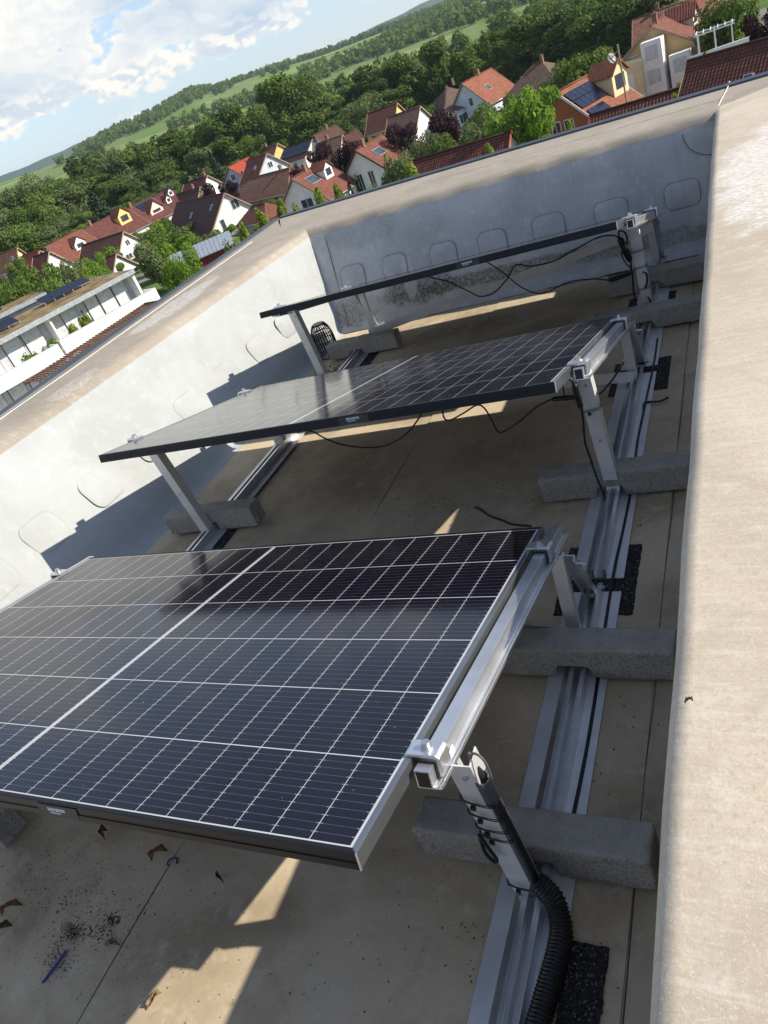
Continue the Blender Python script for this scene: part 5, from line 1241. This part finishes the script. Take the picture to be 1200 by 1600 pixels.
house('house with orange roof and tall pale blue gable', (721, 131), (768, 107), -10.2, 4.8, 4.6, 'blue', 'orange', [('A', .8, 5.4, .9, 1.4), ('A', -1.2, 3.4, .9, 1.4)], [(.8, 4.0, 1.2, 1.6)], sky=((.42, .55, 1.2, 1.4),), chim=((.55, 1),))
house('low white porch-roofed house in front of the pale blue gable', (688, 172), (712, 160), -13.2, 3.0, 1.0, 'white', 'dull', [('A', 0, 3.0, 1.2, 1.2)], [(.5, 3.4, 1.8, 1.6)])
house('long brown-roofed hipped house by the upper meadow', (800, 112), (880, 84), -11.6, 5.2, 3.4, 'beige', 'dull', (), [(.3, 3.6, 1.0, 1.4), (.45, 3.6, 1.0, 1.6), (.6, 3.6, 1.8, 1.8), (.75, 3.6, 1.0, 1.4)], hip=True, chim=((.6, 1),))
house('near house with dark red tiled roof, bright orange verge and a red-white gable corner', (646, 252), (799, 206), -10.2, 5.0, 4.4, 'white', 'near', [('B', 2.6, 5.2, 1.4, 1.4)], (), verge=plain('orange_verge', (.42, .10, .04), .6), over=.3)
hb, PB, dB = house('orange brick house with grey solar panels on its roof and white-framed gable windows', (868, 146), (938, 108), -9.6, 5.2, 4.4, 'brick', 'orange', [('A', -1.1, 5.3, 1.1, 1.7), ('A', .6, 5.3, 1.1, 1.7), ('A', -1.1, 2.2, 1.0, 1.9), ('A', 1.7, 2.2, 1.0, 2.2)], [(.35, 2.6, 1.6, 2.0)], dorm=((.80, .62, 2.8, 2.2, 'cream'),), pv=((.04, .60, .12, .52, 5, 2), (.04, .40, .58, .9, 4, 2)), verge=M_wf)
h24, P24, d24 = house('tall yellow house with red roof and white glazed bay towers', (1016, 42), (1052, 14), -8.2, 5.6, 3.6, 'ochre', 'red', [('A', -2.6, 5.6, 1.4, 1.8)], [(.75, 4.6, 1.6, 2.0)], dorm=((.62, .6, 3.0, 1.2, 'beige'),), chim=((.2, 1),))
# bay towers and yellow side wing in front of its gable
e_, n_ = d24['e'], d24['n']; rz_ = math.atan2(e_.y, e_.x)
for s_, nn, w1_, dpt, zt_ in ((-d24['h']-.9, .2, 2.3, 2.2, d24['zr']-1.2), (-d24['h']-.7, 3.0, 2.3, 1.8, d24['zr']-3.4)):
    q = P24(s_, nn, (d24['gz']+zt_)/2); mb = MB(); mb.box(q, (dpt, w1_, zt_-d24['gz']), rz_); bt = mb.build('bay_tower', WM['white'], h24)
    for k in range(3):
        zz = zt_-1.2-k*2.5
        mb = MB(); mb.box(P24(s_-dpt/2, nn, zz), (.06, w1_*.62, 1.5), rz_); mb.build('pane', M_shut, bt)
        mb = MB(); mb.box(P24(s_, nn+w1_/2, zz), (dpt*.6, .06, 1.5), rz_); mb.build('pane', M_shut, bt)
q = P24(-d24['h']-1.2, -3.4, (d24['gz']+d24['zr']-2.6)/2); mb = MB(); mb.box(q, (3.6, 5.0, d24['zr']-2.6-d24['gz']), rz_); wg = mb.build('side_wing', WM['cream'], h24)
for k, nn in ((0, -2.4), (0, -4.2), (1, -2.4), (1, -4.2)):
    mb = MB(); mb.box(P24(-d24['h']-3.03, nn, d24['zr']-4.6-k*2.7), (.08, 1.0, 1.7), rz_); mb.build('shutter', M_wf, wg)
house('house with flat-pitched brown-red roof at the top edge, behind the tall yellow house', (988, 32), (1068, 2), -9.4, 5.4, 3.6, 'lilac', 'tan', (), SW, chim=((.5, 1),))
house('house with pale red roof and lilac wall at the top picture edge', (1068, 6), (1110, -14), -9.0, 4.6, 3.0, 'lilac', 'red', EW2('A'), SW)
house('near house with broad dark red tiled roof and one small roof window at the right', (1074, 97), (1210, 58), -9.4, 5.4, 4.6, 'white', 'near', (), (), sky=((.44, .48, .8, 1.1),), over=.3, ext=(0, 6))
house('near house showing only a low strip of dark red tiled roof behind the far parapet', (921, 182), (1108, 124), -11.4, 4.6, 3.8, 'white', 'near', (), (), over=.3, verge=plain('red_verge', (.3, .09, .06), .6))
house('small house with brick-red hipped roof at the parapet below the young trees', (395, 322), (412, 318), -14.2, 3.0, 2.0, 'pink', 'red', (), (), hip=True, ext=(3, 3))
house('far white farmhouse with red roof seen between the trees at the left', (98, 287), (107, 283), -8.0, 4.0, 3.0, 'white', 'red', (), ())
# red barn with grey metal roof
A_, B_ = at(268, 398, z=-12.8+H), at(352, 362, z=-12.8+H)
e_ = (B_-A_).normalized(); c_ = (A_+B_)/2; n_ = Vector((-e_.y, e_.x, 0)); n_ = n_ if n_.dot(-c_) > 0 else -n_
M_redb = plain('dark_red_boarding', (.16, .022, .028), .7, var=.2, scale=2); M_redl = plain('crimson_panel', (.45, .03, .06), .6)
gz = ground(c_.x, c_.y); L_ = (B_-A_).length
barn = thing('barn', 'dark red barn with pale grey sheet-metal roof and a crimson end wall', 'barn', (c_.x, c_.y, gz)); up = Vector((0, 0, 1))
def PBn(s_, n2, z): return Vector((c_.x, c_.y, 0))+e_*s_+n_*n2+up*z
zr_ = A_.z
mb = MB(); mb.prism([(-4, gz-.4), (4.4, gz-.4), (4.4, zr_-1.35), (0, zr_-.2), (-4, zr_-1.2)], PBn(-L_/2, 0, 0), PBn(L_/2-.05, 0, 0), n_, up); mb.build('wall', M_redb, barn)
mb = MB(); mb.prism([(-3.9, gz), (4.3, gz), (4.3, zr_-1.4), (0, zr_-.25), (-3.9, zr_-1.25)], PBn(L_/2-.05, 0, 0), PBn(L_/2+.02, 0, 0), n_, up); mb.build('end_panel', M_redl, barn)
mb = MB()
mb.prism([(0, zr_), (4.9, zr_-1.2), (4.9, zr_-1.32), (0, zr_-.14)], PBn(-L_/2-.4, 0, 0), PBn(L_/2+.5, 0, 0), n_, up); mb.prism([(0, zr_), (-4.4, zr_-1.1), (-4.4, zr_-1.24), (0, zr_-.14)], PBn(-L_/2-.4, 0, 0), PBn(L_/2+.5, 0, 0), n_, up)
rf = mb.build('roof', M_zinc, barn)
mb = MB()
for k in range(int(L_/.6)): s_ = -L_/2-.3+k*.6; mb.bar(PBn(s_, .05, zr_+.02), PBn(s_, 4.88, zr_-1.16), .05, .05)
mb.build('standing_seam', M_zinc, rf)
mb = MB(); mb.bar(PBn(1.0, 4.45, zr_-3.0), PBn(2.4, 4.45, zr_-3.0), .1, .9); mb.build('window', M_wf, barn)
# satellite dish on a mast
p = at(955, 92, r=88); gz = ground(p.x, p.y)
sd = thing('satellite_dish', 'large grey satellite dish on a wooden mast left of the tall yellow house', 'satellite dish', (p.x, p.y, gz))
d_ = at(966, 78, r=88)
mb = MB(); mb.cyl((d_.x, d_.y, gz), (d_.x, d_.y, d_.z+.5), .09, 8); mb.build('mast', M_gut, sd)
mb = MB(); ax = Vector((.75, -.5, .35)).normalized(); q = ax.orthogonal().normalized(); v_ = ax.cross(q)
rings = [[p+q*(r_*math.cos(k*PI/10))+v_*(r_*math.sin(k*PI/10))+ax*(.25*r_*r_) for k in range(20)] for r_ in (.01, .2, .38, .52)]
mb.add([v for r_ in rings for v in r_], [(i*20+k, i*20+(k+1) % 20, (i+1)*20+(k+1) % 20, (i+1)*20+k) for i in range(3) for k in range(20)]); mb.build('dish', plain('dish_paint', (.24, .24, .25), .5), sd, smooth=True, solid=.04)
mb = MB(); mb.bar(p, d_, .06, .06); mb.bar(p+v_*.5, p+ax*.5, .03, .03); mb.build('arm', M_gut, sd)
# ================================================================== white flat-roofed building with balconies
zt = -9.4+H
A_ = at(0, 531, z=zt); B_ = at(208, 421, z=zt); e_ = (B_-A_).normalized(); n_ = Vector((e_.y, -e_.x, 0)); rz_ = math.atan2(e_.y, e_.x); L_ = (B_-A_).length
gz = ground(A_.x, A_.y)
ap = thing('apartment_building', 'white flat-roofed building with long balcony parapets, green roof and solar rows at the left', 'building', (A_.x, A_.y, gz))
def Q(s_, n2, z): return Vector((A_.x, A_.y, 0))+e_*s_+n_*n2+Vector((0, 0, z))
def bx(mb, s0, s1, n0, n1, z0, z1): mb.hexa([Q(s0, n1, z0), Q(s1, n1, z0), Q(s1, n0, z0), Q(s0, n0, z0), Q(s0, n1, z1), Q(s1, n1, z1), Q(s1, n0, z1), Q(s0, n0, z1)])
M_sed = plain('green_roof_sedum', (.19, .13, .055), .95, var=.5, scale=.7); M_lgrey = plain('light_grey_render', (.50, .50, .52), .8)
M_panel = plain('window_shutter_panel', (.56, .58, .58), .5); M_dark = plain('dark_joint', (.05, .05, .055), .7)
mb = MB(); bx(mb, -12, L_, -10, -.05, zt-.38, zt-.06); rf = mb.build('roof', WM['white'], ap)
mb = MB(); bx(mb, -12.05, L_+.05, -.05, .03, zt-.40, zt+.06); bx(mb, L_-.0+.05, L_+.10, -10, -.05, zt-.40, zt+.06); mb.build('fascia', M_zinc, rf)
mb = MB()
for k in range(22): bx(mb, -11+k*1.24, -11+k*1.24+.05, .03, .045, zt-.38, zt+.05)
mb.build('fascia_joint', M_lgrey, rf)
mb = MB(); bx(mb, -11.9, L_-.15, -9.9, -.25, zt-.055, zt+.03); mb.build('green_roof', M_sed, rf)
def pvrow(a, b, z0, parent, wd=1.5):
    mb = MB(); d = b-a; nn = max(2, int(d.length/1.05)); back = Vector((-n_.x, -n_.y, 0))
    for k in range(nn):
        p0 = a+d*((k+.02)/nn); p1 = a+d*((k+.98)/nn)
        mb.hexa([p0, p1, p1+back*wd+Vector((0, 0, .5)), p0+back*wd+Vector((0, 0, .5))]+[q_+Vector((0, 0, .05)) for q_ in (p0, p1, p1+back*wd+Vector((0, 0, .5)), p0+back*wd+Vector((0, 0, .5)))])
    o = mb.build('solar_array', M_pv, parent)
    mb = MB()
    for k in range(nn+1):
        p0 = a+d*(k/nn); mb.bar(p0-Vector((0, 0, .25)), p0+Vector((0, 0, .02)), .06, .06, (1, 0, 0)); mb.bar(p0+back*wd-Vector((0, 0, .25)), p0+back*wd+Vector((0, 0, .5)), .06, .06, (1, 0, 0))
    mb.build('stand', M_zinc, o); return o
pvrow(at(70, 474, z=zt+.3), at(141, 438, z=zt+.3), zt, rf)
pvrow(at(-40, 535, z=zt+.3), at(30, 501, z=zt+.3), zt, rf)
# upper storey: set-back wall, shutters, fins
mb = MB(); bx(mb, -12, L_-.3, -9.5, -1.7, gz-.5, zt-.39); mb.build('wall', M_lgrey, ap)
mb = MB(); bx(mb, L_-.35, L_-.05, -1.7, -.3, zt-3.6, zt-.39); mb.build('screen_wall', WM['white'], ap); mb = MB(); bx(mb, 5.2, 5.4, -1.7, -.4, zt-3.5, zt-.39); mb.build('screen_wall', WM['white'], ap)
pan = [(-7, -5), (-4.8, -2.8), (-2.6, -.6), (.3, 2.2), (2.4, 4.4), (7.0, 8.8), (9.9, 11.4), (11.5, 13.3), (13.4, 15.1)]
for s0, s1 in pan:
    mb = MB(); bx(mb, s0, s1, -1.7, -1.62, zt-3.3, zt-.55); wn = mb.build('window', M_dark, ap)
    mb = MB(); bx(mb, s0+.06, s1-.06, -1.62, -1.57, zt-3.3, zt-.6); mb.build('shutter', M_panel, wn)
# balconies: the right one, and the left one standing further out
for s0, s1, nn in ((-12, 3.9, 1.7), (4.6, L_+.9, .75)):
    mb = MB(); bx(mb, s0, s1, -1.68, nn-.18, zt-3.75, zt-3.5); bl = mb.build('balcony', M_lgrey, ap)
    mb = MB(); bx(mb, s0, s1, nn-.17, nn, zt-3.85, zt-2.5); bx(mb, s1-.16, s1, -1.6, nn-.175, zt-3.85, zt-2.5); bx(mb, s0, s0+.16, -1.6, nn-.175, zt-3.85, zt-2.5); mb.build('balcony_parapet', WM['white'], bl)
    mb = MB(); bx(mb, s0, s1, nn-.2, nn+.03, zt-2.5, zt-2.45); mb.build('coping', M_lgrey, bl)
# lower storey
for s0, s1 in ((-6, -4.2), (-4, -2.2), (-1.6, .2), (.6, 2.4), (6.2, 7.6), (8.0, 9.6), (10.6, 12.4), (12.6, 14.4)):
    mb = MB(); bx(mb, s0, s1, -1.7, -1.62, zt-6.4, zt-4.1); wn = mb.build('window', M_dark, ap)
    mb = MB(); bx(mb, s0+.06, s1-.06, -1.62, -1.57, zt-6.4, zt-4.15); mb.build('shutter', M_panel, wn)
for s_ in (5.2, 9.9, 14.9): mb = MB(); mb.hexa([Q(s_, .1, zt-6.4), Q(s_+.9, .1, zt-6.4), Q(s_+.9, -1.6, zt-6.4), Q(s_, -1.6, zt-6.4), Q(s_, .5, zt-3.86), Q(s_+.9, .5, zt-3.86), Q(s_+.9, -1.6, zt-3.86), Q(s_, -1.6, zt-3.86)]); mb.build('buttress', WM['white'], ap)
mb = MB(); bx(mb, 3.95, 4.3, -1.6, 1.2, zt-6.4, zt-3.86)
mb.build('buttress', WM['white'], ap)
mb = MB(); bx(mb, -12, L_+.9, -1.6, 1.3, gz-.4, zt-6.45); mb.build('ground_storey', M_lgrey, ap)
# slatted pergola in front
zc = H-11.7
a, b = at(50, 596, z=zc), at(243, 468, z=zc); d = (b-a).normalized(); nn = Vector((d.y, -d.x, 0)); nn = nn if nn.dot(-a) > 0 else -nn
M_slat = plain('brown_timber_slats', (.21, .10, .06), .8, var=.3, scale=1)
pg = thing('pergola', 'long brown slatted pergola roof in front of the white balcony building', 'pergola', (a.x, a.y, gz))
mb = MB(); Lp = (b-a).length
for k in range(int(Lp/.42)):
    q = a+d*(k*.42); mb.bar(q-nn*.95+Vector((0, 0, .08)), q+nn*.95+Vector((0, 0, -.02)), .17, .07)
mb.build('slat', M_slat, pg)
for o_ in (-.9, .9): mb = MB(); mb.bar(a+nn*o_-Vector((0, 0, .1)), b+nn*o_-Vector((0, 0, .1)), .12, .16); mb.build('beam', M_dark, pg)
k = 0
while k < Lp: q = a+d*k+nn*.9; mb = MB(); mb.bar((q.x, q.y, gz-.3), (q.x, q.y, zc-.15), .12, .12, (1, 0, 0)); mb.build('post', M_dark, pg); k += 4.5
# plants and a folded parasol on the balcony
for (x, y, lab, wd, hh) in ((113, 502, 'spiky potted palm standing near the folded parasol on the white balcony', 1.5, 1.6), (80, 515, 'pale potted shrub left of the spiky palm on the white balcony', 1.2, 1.5), (50, 532, 'yellowish potted plant on the left balcony', 1.2, 1.0), (10, 556, 'potted plant at the left picture edge on the balcony', 1.3, 1.1), (35, 548, 'small potted plant between two others on the left balcony', .8, .8)):
    p = at(x, y, z=zt-2.0); s_ = (p-A_).dot(e_); p = Q(s_, .9 if s_ < 3.6 else -.2, 0); hh += .75
    tree('potted_plant', (p.x, p.y, zt-3.48), hh, wd, 'light' if hh > 1.9 else 'bright', 'bush', lab, 'potted plants on the balcony', nq=500, size=.09, cat='plant')
p = at(122, 496, z=zt-1.9); p = Q((p-A_).dot(e_), -1.0, 0); ps = thing('folded_parasol', 'dark grey folded awning parasol on the white balcony', 'parasol', (p.x, p.y, zt-3.5))
mb = MB(); mb.tube([(p.x, p.y, zt-3.5), (p.x, p.y, zt-2.9), (p.x, p.y, zt-1.2)], .2, 8, smooth=False, rad=lambda f: .05 if f < .2 else .32-.25*f); mb.build('cloth', M_frame, ps)
# second flat-roofed building behind, at the left edge
z2 = -8.9+H
A2 = at(-30, 506, z=z2); B2 = at(71, 457, z=z2); e2 = (B2-A2).normalized(); n2_ = Vector((e2.y, -e2.x, 0)); L2 = (B2-A2).length
gz2 = ground(A2.x, A2.y)
b2 = thing('flat_roofed_house', 'grey flat-roofed house at the left picture edge, behind the white balcony building', 'building', (A2.x, A2.y, gz2))
def Q2(s_, nn, z): return Vector((A2.x, A2.y, 0))+e2*s_+n2_*nn+Vector((0, 0, z))
def bx2(mb, s0, s1, n0, n1, z0, z1): mb.hexa([Q2(s0, n1, z0), Q2(s1, n1, z0), Q2(s1, n0, z0), Q2(s0, n0, z0), Q2(s0, n1, z1), Q2(s1, n1, z1), Q2(s1, n0, z1), Q2(s0, n0, z1)])
mb = MB(); bx2(mb, -6, L2-.3, -7, -.7, gz2-.4, z2-.35); mb.build('wall', M_lgrey, b2)
mb = MB(); bx2(mb, -6, L2, -7.5, -.05, z2-.34, z2-.02); r2 = mb.build('roof', M_sed, b2)
mb = MB(); bx2(mb, -6, L2+.05, -.05, .03, z2-.40, z2+.06); bx2(mb, L2, L2+.06, -7.5, -.05, z2-.40, z2+.06); mb.build('fascia', M_zinc, r2)
pvrow(Q2(-4, -1.6, z2+.25), Q2(L2*.4, -1.6, z2+.25), z2, r2)
mb = MB(); bx2(mb, 1, 3, -.7, -.62, z2-2.6, z2-.7); mb.build('window', M_pane, b2)

# pale garden pergola beside the yellow house, at the upper right
p = at(1118, 66, r=96); gz3 = ground(p.x, p.y)
pw = thing('garden_pergola', 'white timber pergola frame with a pale terrace wall, right of the tall yellow house', 'pergola', (p.x, p.y, gz3))
mb = MB(); zz = p.z
for dx in (-1.6, 0, 1.6):
    for dy in (-1.2, 1.2): mb = MB(); mb.box((p.x+dx, p.y+dy, (gz3+zz+1.6)/2), (.10, .10, zz+1.2-gz3)); mb.build('post', M_wf, pw)
mb = MB()
for dy in (-1.2, 1.2): mb.box((p.x, p.y+dy, zz+1.25), (3.8, .09, .12))
for k in range(6): mb.box((p.x-1.7+k*.68, p.y, zz+1.36), (.07, 3.0, .09))
mb.build('beam', M_wf, pw)
mb = MB(); mb.box((p.x+.3, p.y-1.9, (gz3+zz)/2-.2), (5.5, .25, zz-gz3-.2)); mb.build('terrace_wall', WM['white'], pw)

# ================================================================== haze
hz = MB(); hz.box((-1500, 2600, (-70+330)/2), (10400, 8600, 400))
m = bpy.data.materials.new('haze_air'); m.use_nodes = True; t = m.node_tree; t.nodes.clear()
out = t.nodes.new('ShaderNodeOutputMaterial'); pvn = t.nodes.new('ShaderNodeVolumePrincipled')
pvn.inputs['Density'].default_value = .00008; pvn.inputs['Color'].default_value = (.72, .87, 1.0, 1); pvn.inputs['Anisotropy'].default_value = .2
t.links.new(pvn.outputs[0], out.inputs['Volume'])
o = hz.build('haze', m); tag(o, kind='stuff')
sc.cycles.volume_step_rate = 10
